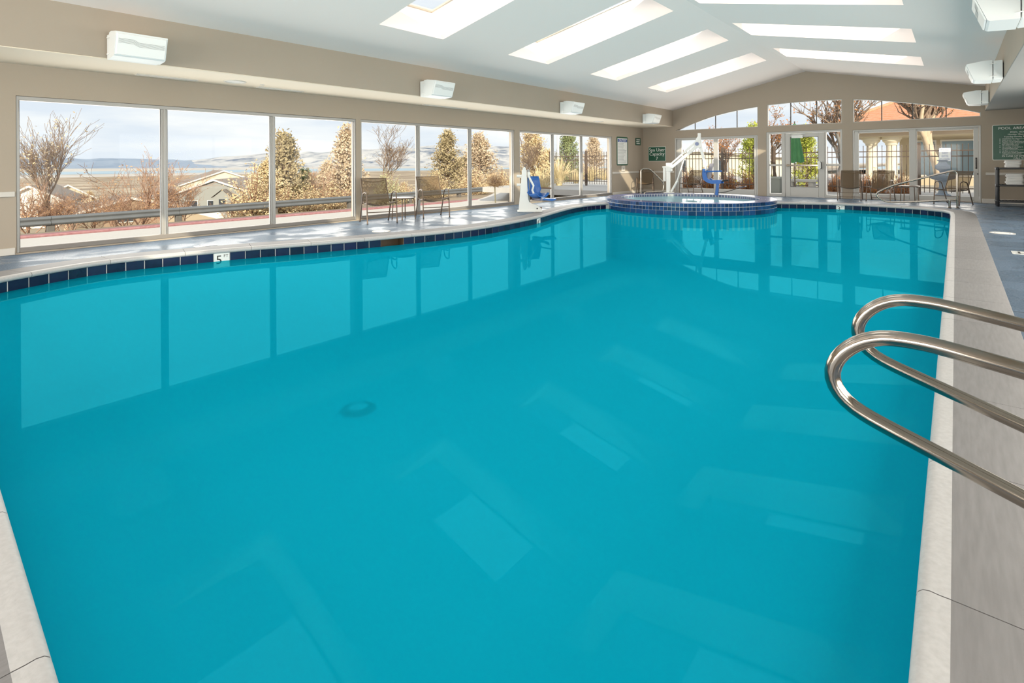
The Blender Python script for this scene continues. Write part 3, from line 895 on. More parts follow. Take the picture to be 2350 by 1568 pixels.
mk.matrix_basis = Matrix(((nn.y, -nn.x * -1, 0, p.x), (-nn.x, nn.y, 0, p.y), (0, 0, 1, .085), (0, 0, 0, 1)))
mk['label'] = 'white depth tile marked 3'; mk['_local'] = 1
text('numeral', '3', .10, Matrix.Translation((-.03, -.006, -.005)) @ Matrix.Rotation(PI / 2, 4, 'X'), M_DARKM, mk)
M_SPAW = water_mat('spa_water', (.36, .58, .66), .25, (.85, .95, 1), .06, .40, .15, 6.0)
tag(part('spa_water', MB().lathe([(0, 0), (SPAI - .003, 0)], (SPA.x, SPA.y, .062), 64), M_SPAW, None, False), 'pale green water inside the round spa', 'water', kind='stuff')
# lids and markers in the deck
for x, y, lab in ((-7.79, 5.53, 'round white skimmer lid in the deck in front of the left armchair'), (.58, 11.73, 'round white skimmer lid in the right-hand deck')):
    t = thing('skimmer_lid', lab, 'lid', (x, y, 0), 'skimmer lids in the deck')
    part('cover', MB().lathe([(0, .006), (.13, .006), (.135, .004)], (x, y, 0), 40), M_LENS, t)
    part('ring', MB().lathe([(.138, .002), (.14, .008), (.158, .008), (.162, .001)], (x, y, 0), 40), M_TRIM, t)
    for q in (-1, 1): part('finger_hole', MB().lathe([(0, .0068), (.012, .0068), (.0125, .005)], (x + q * .09, y, 0), 12), M_DARK, t)
for x, y, lab in ((-8.5, 2.92, 'pale rectangular marker tile in the deck above the 5 FT tile'), (.62, 9.35, 'pale rectangular marker tile in the right-hand deck')):
    t = thing('deck_marker', lab, 'marker', (x, y, 0), 'marker tiles in the deck')
    part('tile', MB().bbox((x - .07, y - .14, .0), (x + .07, y + .14, .006), .002), M_WTILE, t)
    part('print', MB().box((x - .012, y - .09, .0055), (x + .012, y + .09, .0068)).box((x - .04, y - .08, .0055), (x + .04, y - .06, .0068)), M_DARKM, t, False)

# ================================================================== FURNITURE
def bez(p, r, n=5):
    """polyline with rounded corners of radius r"""
    P = [Vector(q) for q in p]; out = [P[0]]
    for i in range(1, len(P) - 1):
        a, b, c = P[i - 1], P[i], P[i + 1]
        d0, d1 = (a - b), (c - b)
        rr = min(r, d0.length * .48, d1.length * .48)
        s, e = b + d0.normalized() * rr, b + d1.normalized() * rr
        for k in range(n + 1):
            t = k / n
            out.append(s * (1 - t) ** 2 + b * 2 * t * (1 - t) + e * t * t)
    out.append(P[-1])
    return out
def make_chair(label):
    t = thing('sling_armchair', label, 'chair', local=True, group='sling armchairs around the pool deck')
    R_ = .0135
    for s in (-1, 1):
        x = s * .30
        part('leg', MB().tube(bez([(x, .30, 0), (x, .245, .61), (x, .10, .632)], .06), R_, 8), M_BRONZE, t)
        part('leg', MB().tube(bez([(x, -.33, 0), (x, -.06, .60), (x, .10, .632)], .06), R_, 8), M_BRONZE, t)
        xs = s * .265
        rail = bez([(xs, .30, .405), (xs, .26, .43), (xs, -.14, .385), (xs, -.40, .885), (xs * .99, -.425, .90)], .07)
        part('side_rail', MB().tube(rail, .012, 8).tube([(xs, .262, .428), (x, .268, .425)], .010, 6).tube([(xs, -.13, .40), (x, -.175, .39)], .010, 6), M_BRONZE, t)
        for y in (.30, -.33): part('foot_cap', MB().cyl((x, y, 0), (x, y + (-.002 if y > 0 else .002), .022), .0165, 8), M_DARK, t)
    part('stretcher', MB().tube([(-.30, .275, .235), (.30, .275, .235)], .009, 6), M_BRONZE, t)
    part('stretcher', MB().tube([(-.30, -.305, .075), (.30, -.305, .075)], .009, 6), M_BRONZE, t)
    part('top_bar', MB().tube([(-.265 + .53 * k / 10, -.385 - .035 * math.sin(PI * k / 10), .865 - .045 * math.sin(PI * k / 10)) for k in range(11)], .009, 6), M_BRONZE, t)
    rows = []
    pr = bez([(0, .29, .425), (0, .10, .40), (0, -.13, .375), (0, -.25, .62), (0, -.405, .90)], .10, 4)
    for p in pr:
        row = []
        for k in range(9):
            u = -1 + k / 4
            sag = (1 - u * u) * (.05 if p.y > -.12 else .022)
            row.append((u * .262, p.y - (sag if p.y <= -.12 else 0), p.z - (sag if p.y > -.12 else 0)))
        rows.append(row)
    part('sling', MB().grid(rows), M_SLING, t, True)
    for z_, y_ in ((pr[0].z, pr[0].y), (pr[-1].z, pr[-1].y)):
        part('hem', MB().tube([(-.262 + .524 * k / 8, y_ - (.022 * (1 - (k / 4 - 1) ** 2) if y_ < 0 else 0), z_ - (.05 * (1 - (k / 4 - 1) ** 2) if y_ > 0 else 0)) for k in range(9)], .007, 5), M_BRONZE, t)
    return t
chairs = [  # x, y, forward vector
    (-9.05, 6.36, (.93, -.34), 'brown mesh sling armchair left of the small table by the long windows'),
    (-9.03, 7.80, (.91, -.40), 'brown mesh sling armchair right of the small table by the long windows'),
    (-2.50, 19.14, (.05, -1), 'brown mesh sling armchair just right of the glazed exit door'),
    (-1.73, 19.20, (-.12, -1), 'brown mesh sling armchair left of the small table by the right slider'),
    (-.06, 18.72, (-.45, -.89), 'brown mesh sling armchair behind the steel handrail by the right slider'),
    (-9.12, 18.62, (.35, -.93), 'brown mesh sling armchair in the far corner under the caution sign'),
    (-7.52, 19.10, (-.22, -.97), 'brown mesh sling armchair in front of the left slider behind the spa lift'),
]
proto = make_chair(chairs[0][3])
for i, (x, y, f, lab) in enumerate(chairs):
    o = proto if i == 0 else copy_tree(proto)
    o.location = (x, y, 0)
    o.rotation_euler = (0, 0, math.atan2(f[1], f[0]) - PI / 2)
    o['label'] = lab
def make_table(label):
    t = thing('side_table', label, 'table', local=True, group='small round side tables')
    part('table_top', MB().lathe([(0, .475), (.235, .475), (.25, .468), (.25, .455), (.235, .448), (0, .448)], (0, 0, 0), 32), M_BRONZE, t)
    for k in range(4):
        a = PI / 4 + k * PI / 2
        c, s = math.cos(a), math.sin(a)
        part('leg', MB().tube(bez([(.14 * c, .14 * s, .455), (.225 * c, .225 * s, .44), (.25 * c, .25 * s, 0)], .06), .0125, 8), M_BRONZE, t)
    return t
tb = make_table('small round brown metal table between the two armchairs by the long windows')
tb.location = (-9.15, 7.08, 0)
t2 = copy_tree(tb); t2.location = (-1.03, 19.12, 0); t2.rotation_euler.z = .3
t2['label'] = 'small round brown metal table between the armchairs by the right slider'

# ---- handrails
def plates(t, pts, z=0.0, r=.05):
    for x, y in pts:
        part('floor_flange', MB().lathe([(.018, .028), (.03, .024), (r, .008), (r, 0)], (x, y, z), 24), M_STEEL, t)
for Y_, lab in ((1.555, 'nearest polished steel pool grab rail in the foreground'), (2.01, 'second polished steel pool grab rail just beyond the nearest one')):
    t = thing('grab_rail', lab, 'handrail', (.3, Y_, 0), 'pool grab rails in the foreground')
    pts = [(.345, Y_, .006), (.345, Y_, .715)]
    pts = bez([(.345, Y_, .0), (.345, Y_, .70), (.16, Y_, .742), (-.05, Y_, .772)], .10, 7)
    # loop over the water
    ctr = [(-.13, .771), (-.17, .757), (-.205, .732), (-.232, .70), (-.247, .665), (-.246, .632), (-.23, .604), (-.203, .580), (-.165, .563)]
    pts += [Vector((x, Y_, z)) for x, z in ctr]
    pts += [Vector((x, Y_, z)) for x, z in ((-.10, .541), (-.03, .519), (.05, .493), (.15, .461), (.25, .430), (.335, .404))]
    sm = resample([p for p in pts], .02)
    # soften
    for _ in range(2): sm = [sm[0]] + [(sm[i - 1] + sm[i] * 2 + sm[i + 1]) / 4 for i in range(1, len(sm) - 1)] + [sm[-1]]
    part('tube', MB().tube(sm, .0185, 20), M_STEEL, t, True)
    part('weld_collar', MB().tube([(.30, Y_, .415), (.34, Y_, .402)], .0205, 16), M_STEEL, t)
    plates(t, [(.345, Y_)], .006)
t = thing('handrail', 'polished steel handrail at the far right corner of the pool', 'handrail', (.03, 17.2, 0))
Y_ = 17.2
far = bez([(.03, Y_, 0), (.03, Y_, .96), (-.20, Y_, .90), (-1.33, Y_, .53), (-1.70, Y_, .30), (-1.45, Y_, .085), (-.9, Y_, .12), (.025, Y_, .215)], .22, 8)
part('tube', MB().tube(resample(far, .03), .0225, 16), M_STEEL, t, True)
part('post', MB().cyl((-.121, Y_, 0), (-.121, Y_, .20), .024, 16), M_STEEL, t)
plates(t, [(.03, Y_), (-.121, Y_)])
t = thing('handrail', 'pale steel handrail on the rear rim of the spa', 'handrail', (-8.0, 16.3, .15))
b0 = Vector((-8.07, 16.15, .152)); dv = Vector((.74, .67, 0))
fr = lambda s, z: b0 + dv * s + Vector((0, 0, z))
part('tube', MB().tube(resample(bez([fr(0, 0), fr(0, .84), fr(.29, .85), fr(.79, .36), fr(.76, .07), fr(.36, .055), fr(.14, .05), fr(.11, .0)], .11, 7), .025), .021, 14), M_STEEL, t, True)
for s in (0, .11): part('flange', MB().lathe([(.018, .02), (.045, .006), (.045, 0)], fr(s, 0), 20), M_STEEL, t)

# ---- lift 1 on the left deck (seat folded to the right)
lift = thing('pool_lift', 'pale grey pool lift with blue seat standing on the left deck', 'pool lift', (-8.05, 10.05, 0))
U = Vector((math.cos(CYAW), math.sin(CYAW), 0)); V = Vector((-math.sin(CYAW), math.cos(CYAW), 0))
px = .01078
O1 = Vector((-8.17, 9.82, 0))
ML = Matrix(((U.x, V.x, 0, O1.x), (U.y, V.y, 0, O1.y), (0, 0, 1, 0), (0, 0, 0, 1)))   # local u (right), v (away), z
q = lambda u, z: (u * px, z * px)
colp = [q(0, 0), q(52, 0), q(52, 8), q(44, 14), q(36, 17), q(29, 19), q(24, 23), q(22, 29), q(21, 45), q(19, 80), q(17, 100), q(14, 103), q(10, 100), q(7, 78), q(4, 45), q(1, 15)]
for v0 in (0, .19): part('side_plate', MB().prism(colp, v0, v0 + .025, 'y', ML), M_WHITEP, lift)
part('column', MB().bbox((q(8, 0)[0], .02, .05), (q(19, 0)[0], .20, q(0, 96)[1]), .01, ML), M_WHITEP, lift)
part('base_plate', MB().bbox((-.03, -.03, 0), (q(54, 0)[0], .25, .035), .008, ML), M_WHITEP, lift)
part('mast', MB().bbox((q(20, 0)[0], .05, q(0, 20)[1]), (q(26, 0)[0], .15, q(0, 97)[1]), .008, ML), mat('mid_grey_paint', (.35, .36, .36), .4), lift)
part('battery_box', MB().bbox((q(20, 0)[0], .03, q(0, 78)[1]), (q(27, 0)[0], .17, q(0, 92)[1]), .012, ML), M_WHITEP, lift)
part('arm', MB().tube([ML @ Vector((q(22, 0)[0], -.01, q(0, 84)[1])), ML @ Vector((q(34, 0)[0], -.02, q(0, 60)[1])), ML @ Vector((q(31, 0)[0], -.02, q(0, 50)[1])), ML @ Vector((q(36, 0)[0], -.02, q(0, 38)[1]))], .026, 8), M_WHITEP, lift)
for z in (82, 62): part('handle_bar', MB().cyl(ML @ Vector((q(-4, 0)[0], .1, q(0, z)[1])), ML @ Vector((q(9, 0)[0], .1, q(0, z)[1])), .035, 12), M_WHITEP, lift)
part('bolt', MB().cyl(ML @ Vector((q(42, 0)[0], -.012, q(0, 8)[1])), ML @ Vector((q(42, 0)[0], .0, q(0, 8)[1])), .018, 10), M_DARK, lift)
part('caster', MB().bbox((q(46, 0)[0], .02, q(0, 5)[1]), (q(53, 0)[0], .12, q(0, 11)[1]), .01, ML), mat('brown_rubber', (.12, .06, .03), .6), lift)
def seat_shell(name, parent, M, s=1.0, w=.44):
    """moulded bucket seat: local x forward, y across, z up, origin under the seat centre"""
    prof_ = [(-.20, .56), (-.185, .45), (-.165, .30), (-.14, .15), (-.10, .06), (-.02, .025), (.10, .03), (.20, .055), (.26, .05)]
    rows = []
    for (x, z) in prof_:
        row = []
        for k in range(9):
            u = -1 + k / 4
            side = abs(u) ** 3
            hw = w / 2 * (1.0 if z < .4 else 1 - (z - .4) * 1.0)
            row.append((s * (x + (side * .10 if z > .06 else 0)), s * u * hw, s * (z + (side * .10 if z < .2 else 0))))
        rows.append(row)
    o = part(name, MB().grid(rows, M), M_BLUE, parent, True)
    md = o.modifiers.new('thickness', 'SOLIDIFY'); md.thickness = .022
    return o
SM = Matrix.Translation(ML @ Vector((q(40, 0)[0], .05, q(0, 29)[1]))) @ Matrix.Rotation(CYAW - .9, 4, 'Z')
st = seat_shell('seat', lift, SM, 1.0, .42)
part('arm_rest', MB().tube([SM @ Vector((-.1, .24, .27)), SM @ Vector((.28, .24, .27))], .018, 8), mat('tan_grip', (.22, .13, .07), .6), lift)
part('seat_bracket', MB().bbox((-.02, -.05, -.03), (.26, .05, .03), .01, SM).bbox((-.12, -.04, -.03), (0, .04, .05), .01, SM), M_GREYP, lift)
FM = ML @ Matrix.Translation((q(60, 0)[0], .0, q(0, 29)[1]))
part('foot_rest', MB().prism([(-.13, .0), (.16, -.035), (.26, -.01), (.26, .015), (.12, .02), (-.13, .035)], -.16, .16, 'y', FM), M_BLUE, lift)
part('foot_tube', MB().tube([SM @ Vector((.2, 0, -.02)), FM @ Vector((0, 0, .03))], .02, 8), M_WHITEP, lift)

# ---- lift 2 on the spa rim
lift2 = thing('pool_lift', 'white spa lift with raised arm and blue seat on the rear rim of the spa', 'pool lift', (-7.43, 16.9, .15))
P0 = Vector((-7.43, 16.9, .154)); D = (Vector((-6.42, 17.0, 0)) - Vector((-7.43, 16.9, 0))).normalized()
Wd = Vector((-D.y, D.x, 0))
M2 = Matrix(((D.x, Wd.x, 0, P0.x), (D.y, Wd.y, 0, P0.y), (0, 0, 1, P0.z), (0, 0, 0, 1)))
T2 = lambda x, y, z: M2 @ Vector((x, y, z))
part('base_plate', MB().bbox((-.13, -.13, 0), (.16, .13, .03), .008, M2), M_WHITEP, lift2)
part('post', MB().bbox((-.06, -.06, .03), (.05, .06, .85), .012, M2), M_WHITEP, lift2)
part('actuator_head', MB().bbox((-.065, -.075, .74), (.12, .075, 1.03), .014, M2), M_WHITEP, lift2)
def bar(a, b, w, h):
    a, b = Vector(a), Vector(b); d = (b - a); L_ = d.length; d.normalize()
    up = Vector((0, 0, 1)); yv = Vector((0, 1, 0)); zv = d.cross(yv) * -1
    if zv.z < 0: zv = -zv
    return Matrix(((d.x, 0, zv.x, a.x), (d.y, 1, zv.y, a.y), (d.z, 0, zv.z, a.z), (0, 0, 0, 1))), L_
def beam(nm, a, b, w, h, m=M_WHITEP):
    Mb, L_ = bar(a, b, w, h)
    return part(nm, MB().bbox((0, -w / 2, -h / 2), (L_, w / 2, h / 2), min(w, h) * .15, M2 @ Mb), m, lift2)
beam('lower_arm', (.06, 0, .83), (1.0, 0, 1.61), .07, .095)
beam('upper_arm', (.10, 0, 1.0), (.93, 0, 1.72), .045, .055)
part('elbow_plate', MB().prism([(.86, 1.58), (1.02, 1.50), (1.10, 1.56), (1.06, 1.86), (.99, 1.90), (.93, 1.80)], -.05, .05, 'y', M2), M_WHITEP, lift2)
part('pivot_disc', MB().cyl(T2(.97, -.055, 1.65), T2(.97, -.07, 1.65), .06, 20), mat('pale_blue_disc', (.22, .26, .42), .4), lift2)
part('mast_head', MB().bbox((.985, -.04, 1.70), (1.075, .04, 2.0), .01, M2), M_WHITEP, lift2)
beam('mast', (1.05, 0, 1.62), (1.26, 0, .78), .06, .085)
part('actuator', MB().cyl(T2(.09, 0, .05), T2(.30, 0, .42), .036, 12).cyl(T2(.28, 0, .38), T2(.52, 0, 1.12), .021, 10), M_WHITEP, lift2)
part('control_box', MB().bbox((-.17, -.05, .40), (-.10, .05, .92), .012, M2).bbox((-.19, -.06, .86), (-.05, .06, .92), .01, M2), M_WHITEP, lift2)
S2 = M2 @ Matrix.Translation((1.36, 0, .38))
prof2 = [(-.17, .58), (-.16, .35), (-.12, .16), (-.03, .06), (.12, .02), (.36, .02), (.36, .12), (.16, .13), (.06, .18), (-.01, .32), (-.02, .58)]
for sy in (-.22, .20): part('seat_side', MB().prism([(-.17, .45), (-.19, .30), (-.17, .12), (-.06, .02), (.10, -.03), (.38, -.02), (.38, .05), (.10, .06), (-.02, .14), (-.08, .30), (-.10, .45)], sy, sy + .03, 'y', S2), M_BLUE, lift2)
part('backrest', MB().bbox((-.10, -.19, .10), (-.05, .19, .62), .012, S2 @ Matrix.Rotation(.22, 4, 'Y') @ Matrix.Translation((-.0, 0, .0))), M_GREYP, lift2)
part('seat', MB().bbox((-.08, -.20, .03), (.38, .20, .09), .018, S2), M_BLUE, lift2)
part('arm_rest', MB().tube([S2 @ Vector((-.12, -.24, .36)), S2 @ Vector((.43, -.24, .38))], .02, 8), M_BLUE, lift2)
part('arm_rest', MB().tube([S2 @ Vector((.30, .0, .05)), S2 @ Vector((.58, -.02, .09))], .024, 8), M_DARKM, lift2)
part('leg_support', MB().bbox((.20, -.045, -.38), (.29, .045, .03), .012, S2 @ Matrix.Rotation(.10, 4, 'Y')), M_BLUE, lift2)
part('foot_rest', MB().prism([(.85, -.12), (.98, -.15), (1.10, -.10), (1.06, -.09), (.97, -.115)], -.1, .1, 'y', S2), mat('dark_navy_plastic', (.01, .02, .06), .4), lift2)
part('foot_tube', MB().tube([S2 @ Vector((.25, 0, -.33)), S2 @ Vector((.5, 0, -.29)), S2 @ Vector((.95, 0, -.13))], .012, 6), M_DARKM, lift2)

# ---- wall lamps on the beam faces
def wall_lamp(lab, x, y, sgn):
    """sgn +1: on the left beam, pointing to +x"""
    t = thing('wall_uplight', lab, 'lamp', (x, y, 2.74), 'wedge shaped wall uplights')
    X = lambda d: x + sgn * d
    w = .56
    prof_ = [(.145, 2.915), (.245, 2.92), (.475, 2.885), (.482, 2.868), (.385, 2.605), (.365, 2.592), (.145, 2.578)]
    part('housing', MB().prism([(X(d), z) for d, z in prof_], y, y + w, 'y'), M_LAMP, t, False)
    fa = Vector((X(.482), 0, 2.868)); fb = Vector((X(.385), 0, 2.605)); n_ = Vector((sgn * .93, 0, -.34)).normalized()
    mb = MB()
    for k in range(2):
        pass
    def pt(f, yy, h): p = fa.lerp(fb, f) + n_ * h; return (p.x, yy, p.z)
    mb.add([pt(.02, y + .008, .002), pt(.02, y + w - .008, .002), pt(.98, y + w - .008, .002), pt(.98, y + .008, .002), pt(.04, y + .02, .014), pt(.04, y + w - .02, .014), pt(.95, y + w - .02, .014), pt(.95, y + .02, .014)],
           [(4, 5, 6, 7), (0, 1, 5, 4), (1, 2, 6, 5), (2, 3, 7, 6), (3, 0, 4, 7)])
    lens = part('lens', mb, M_LENS, t, False)
    for k in range(5):
        f = .24 + k * .045
        part('groove', MB().tube([pt(f, y + .03, .0145), pt(f, y + .19, .0145), pt(f + .10, y + .25, .0145), pt(f + .10, y + w - .03, .0145)], .0022, 4), M_ALU, lens)
    part('back_box', MB().bbox((min(X(.015), X(.135)), y + .005, 2.585), (max(X(.015), X(.135)), y + w - .005, 2.905), .006), M_LAMP, t, False)
    part('wall_bracket', MB().box((min(X(0), X(.02)), y + .06, 2.62), (max(X(0), X(.02)), y + w - .06, 2.86)), M_DARK, t, False)
    for z in (2.64, 2.85): part('hinge', MB().tube([(X(.10), y - .012, z), (X(.14), y - .02, z), (X(.18), y - .004, z)], .006, 6), M_LENS, t)
words = ['nearest', 'second', 'third', 'farthest']
ys = [1.73, 6.94, 11.93, 16.97]
for i in range(4): wall_lamp('white wedge wall uplight on the left beam, %s of the four' % words[i], XBL, ys[i], 1)
for i, (yy, w_) in enumerate(((7.05, 'nearest'), (12.1, 'middle'), (17.1, 'farthest'))): wall_lamp('white wedge wall uplight on the right beam, %s of the three' % w_, XBR, yy, -1)

# ================================================================== SIGNS
def wallM(side, x, y, z):
    R = Matrix.Rotation(PI / 2, 4, 'X')
    if side == 'left': R = Matrix.Rotation(PI / 2, 4, 'Z') @ R
    return Matrix.Translation((x, y, z)) @ R
# local sign frame: x right, y up, z out of the wall
def rrect(w, h, r, n=5):
    out = []
    for cx, cy, a0 in ((w / 2 - r, h / 2 - r, 0), (-w / 2 + r, h / 2 - r, PI / 2), (-w / 2 + r, -h / 2 + r, PI), (w / 2 - r, -h / 2 + r, 1.5 * PI)):
        for k in range(n + 1): out.append((cx + r * math.cos(a0 + k * PI / 2 / n), cy + r * math.sin(a0 + k * PI / 2 / n)))
    return out
def sign(name, lab, M, w, h, bg, border, r=.03, bw=.02):
    t = thing(name, lab, 'sign', M.translation)
    part('border', MB().prism(rrect(w, h, r), 0, .010, 'z', M), border, t, False)
    p = part('panel', MB().prism(rrect(w - 2 * bw, h - 2 * bw, max(.004, r - bw)), .004, .012, 'z', M), bg, t, False)
    return t
def stext(t, M, body, x, y, size, m, **k):
    # world matrix as basis: parent inverse set by link()
    return text('lettering', body, size, M @ Matrix.Translation((x, y, .0125)), m, t, **k)
M = wallM('far', -9.107, YF - .001, 1.54)
t = sign('spa_capacity_sign', 'green sign reading Spa User Capacity 7 on the far wall', M, .745, .585, M_GREEN, M_SIGNW, .04, .012)
for b, y in (('Spa User', .16), ('Capacity', -.005), ('7', -.185)): stext(t, M, b, 0, y, .185, M_SIGNW)
M = wallM('left', XL + .001, 17.88, 1.64)
t = sign('caution_sign', 'tall white CAUTION notice with blue heading in a dark green frame', M, .86, 1.09, M_SIGNW, M_GREEN, .06, .055)
part('heading', MB().box((-.36, .35, .011), (.36, .46, .0135), M), M_SIGNB, t, False)
text('lettering', 'CAUTION', .12, M @ Matrix.Translation((0, .405, .0142)), M_SIGNW, t)
mt = mat('grey_small_print', (.42, .44, .44), .5)
rr = random.Random(4)
for k in range(17):
    y = .30 - k * .045
    part('print_line', MB().box((-.34, y - .008, .0115), (rr.uniform(.05, .34), y + .008, .0128), M), mt, t, False)
M = wallM('left', XL + .001, 19.18, 2.04)
t = sign('small_notice', 'small dark green notice with three white lines near the room corner', M, .45, .29, M_GREEN, M_DARK, .02, .008)
for y, a, b in ((.075, -.15, .16), (0, -.17, .12), (-.075, -.15, .15)):
    for q in range(3):
        u0 = a + (b - a) * q / 3
        part('print_line', MB().box((u0 + .008, y - .02, .0115), (u0 + (b - a) / 3 - .008, y + .02, .0135), M), M_SIGNW, t, False)
t = thing('wall_switch_box', 'pale switch box on the wall under the caution sign', 'switch', (XL, 17.92, .96))
part('box', MB().bbox((XL + .0005, 17.78, .865), (XL + .05, 18.02, 1.08), .008), M_TRIM, t)
part('button', MB().bbox((XL + .05, 17.86, .94), (XL + .06, 17.94, 1.01), .004), M_ALU, t)
M = wallM('far', 1.29, YF - .001, 1.69)
t = sign('pool_rules_sign', 'large green pool rules sign with white lettering above the towel rack', M, 1.02, .97, M_GREEN, M_SIGNW, .03, .012)
for a in (-1, 1): pass
stext(t, M, 'POOL AREA RULES', .03, .385, .098, M_SIGNW, spacing=1.02)
stext(t, M, 'POOL HOURS', .03, .275, .058, M_SIGNW)
stext(t, M, 'Monday 10am-10pm', .03, .215, .055, M_SIGNW)
stext(t, M, 'Tuesday-Sunday 8am-10pm', .03, .155, .055, M_SIGNW)
rules = [('WARNING: No lifeguard on duty.', 1), ('Swim at your own risk.', 1), ('Pool for use by registered guests only.', 1), ('Children under 14 must be accompanied', 1), ('by a responsible adult.', 0),
         ('No diving or jumping.', 1), ('No running or horseplay in', 1), ('or around pool area.', 0), ('No glass containers in pool area.', 1), ('No pets in pool area.', 1), ('Report any unsafe conditions to', 1), ('management immediately.', 0)]
for k, (b, dot) in enumerate(rules):
    y = .095 - k * .0375
    stext(t, M, b, -.31, y, .037, M_SIGNW, align='LEFT')
    if dot: part('bullet', MB().box((-.365, y - .006, .0115), (-.345, y + .006, .0132), M), M_SIGNW, t, False)
stext(t, M, 'IN CASE OF EMERGENCY', .03, -.375, .062, M_SIGNW)
stext(t, M, 'CALL 911', .03, -.435, .058, M_SIGNW)

# ================================================================== TOWEL RACK
t = thing('towel_rack', 'black three tier plastic shelf unit holding white towels', 'shelf', (.8, 18.45, 0))
rx0, rx1, ry0, ry1 = .80, 1.74, 18.46, 18.95
SH = (.145, .56, 1.0)
for x in (rx0 + .035, rx1 - .035):
    for y in (ry0 + .035, ry1 - .035):
        post = part('post', MB().lathe([(.03, 0), (.034, .01), (.034, 1.0), (.03, 1.02), (0, 1.02)], (x, y, 0), 14), M_DARK, t)
        for z in SH: part('clamp', MB().lathe([(.036, z - .05), (.043, z - .04), (.043, z + .01), (.036, z + .015)], (x, y, 0), 14), M_DARK, post)
for z in SH:
    s = part('shelf', MB().bbox((rx0, ry0, z - .035), (rx1, ry0 + .03, z + .01), .005).bbox((rx0, ry1 - .03, z - .035), (rx1, ry1, z + .01), .005).bbox((rx0, ry0, z - .035), (rx0 + .03, ry1, z + .01), .005).bbox((rx1 - .03, ry0, z - .035), (rx1, ry1, z + .01), .005), M_DARK, t)
    for k in range(14):
        x = rx0 + .05 + k * (rx1 - rx0 - .1) / 13
        part('slat', MB().bbox((x - .018, ry0 + .02, z - .012), (x + .018, ry1 - .02, z + .006), .003), M_DARK, s)
def towel(x, y, z, w, d, h, lab, grp, r):
    mb = MB()
    n = 14
    rows = []
    hw, hd = w / 2, d / 2
    # folded towel: rounded slab with a fold lip on the front and soft sag
    ring = []
    for a in range(24):
        c, s = math.cos(2 * PI * a / 24), math.sin(2 * PI * a / 24)
        ring.append((math.copysign(abs(c) ** .32, c), math.copysign(abs(s) ** .32, s)))
    lv = [(.0, .90), (.12, .985), (.42, 1.0), (.5, .965), (.58, 1.0), (.88, .985), (1.0, .90)]
    for f, k in lv:
        rows.append([(x + cx * hw * k + r.uniform(-.006, .006), y + cy * hd * k + r.uniform(-.006, .006), z + f * h + r.uniform(-.003, .003) * (0 < f < 1)) for cx, cy in ring])
    mb.grid([q_ + [q_[0]] for q_ in rows])
    mb.add(rows[0], [tuple(range(24))]); mb.add(rows[-1], [tuple(range(24))])
    tag(part('folded_towel', mb, M_TOWEL, None, True), lab, 'towel', grp)
r = random.Random(8)
ORD = ['bottom', 'second', 'third', 'fourth', 'fifth', 'sixth', 'seventh']
def pile(x, y, z, w, d, count, where, h):
    for k in range(count):
        pos = 'bottom' if k == 0 else ('topmost' if k == count - 1 else ORD[k] + ' from bottom')
        towel(x + r.uniform(-.012, .012), y + r.uniform(-.01, .01), z + k * h, w + r.uniform(-.015, .015), d, h * .985, 'folded white towel, %s, %s' % (pos, where), 'folded towels on the rack', r)
pile(1.13, 18.70, 1.011, .31, .36, 5, 'left pile on top shelf', .037)
pile(1.50, 18.70, 1.011, .31, .36, 6, 'right pile on top shelf', .041)
pile(1.16, 18.70, .571, .33, .36, 7, 'pile on middle shelf', .04)

# ================================================================== OUTDOORS
def smooth(a, b, x):
    t = max(0, min(1, (x - a) / (b - a))); return t * t * (3 - 2 * t)
def ground(x, y):
    """road strip by the windows, then a hillside falling to the valley"""
    edge = -9.9 - 8.0 * smooth(19, 23, y)
    d = max(0, edge - x)
    z = -.12 - .74 * smooth(0, 5.5, d) - .014 * min(7.5, max(0, d - 5.5))
    if d >= 13: z -= .15
    if d > 13:
        e = d - 13
        z -= .11 * min(e, 60) + .03 * max(0, min(e - 60, 400)) + .012 * max(0, min(e - 460, 1500))
        z += .25 * noise.noise(Vector((x * .12, y * .12, 0))) * smooth(0, 8, e)
    return max(z, -43.6)
M_SLOPE = mat('dry_winter_slope', (.17, .11, .065), .95, noise_=(.014, .42, 14, (.56, .46, .33)))
xs = [-9.9 - 8 + k * .01 for k in range(0)]
ds = [0, .6, 1.2, 2, 3, 4, 5, 6, 8, 10, 11, 12, 12.9, 13.1, 14, 16, 18, 21, 25, 30, 37, 46, 60, 75, 95, 125, 170, 240, 340, 480, 700, 1000, 1400, 1800, 2300]
yv = [-1500, -900, -500, -250, -120, -60, -30, -15] + [-8 + 2.5 * k for k in range(24)] + [55, 65, 80, 100, 130, 180, 260, 400, 700, 1200, 2000, 3200]
rows = []
for y in yv:
    e = -9.9 - 8.0 * smooth(19, 23, y)
    rows.append([(e - d, y, ground(e - d, y)) for d in ds])
struct('hillside_ground', MB().grid(rows), M_SLOPE, True)
M_ROAD = mat('pale_asphalt', (.56, .53, .49), .9, noise_=(14, .7, 6, (.66, .63, .59)))
rows = []
for k in range(60):
    y = -10 + k * .8
    rows.append([(x, y, ground(x, y) + .02) for x in (-9.95, -10.4, -11, -12, -13, -14, -15.2, -17, -19, -20.7)] if y < 18.5 else [(x, y, ground(x, y) + .02) for x in (-17.8, -18.0, -18.2, -18.5, -18.8, -19.1, -19.5, -20, -20.3, -20.7)])
struct('road', MB().grid(rows), M_ROAD, True)
cz = -1.0
tag(part('road_kerb', MB().bbox((-21.15, -14, cz - .3), (-20.75, 40, cz + .16), .03), mat('faded_red_kerb_paint', (.24, .075, .095), .85, noise_=(11, .9, 6, (.46, .27, .27)))), 'long red painted kerb along the far side of the road', 'kerb')
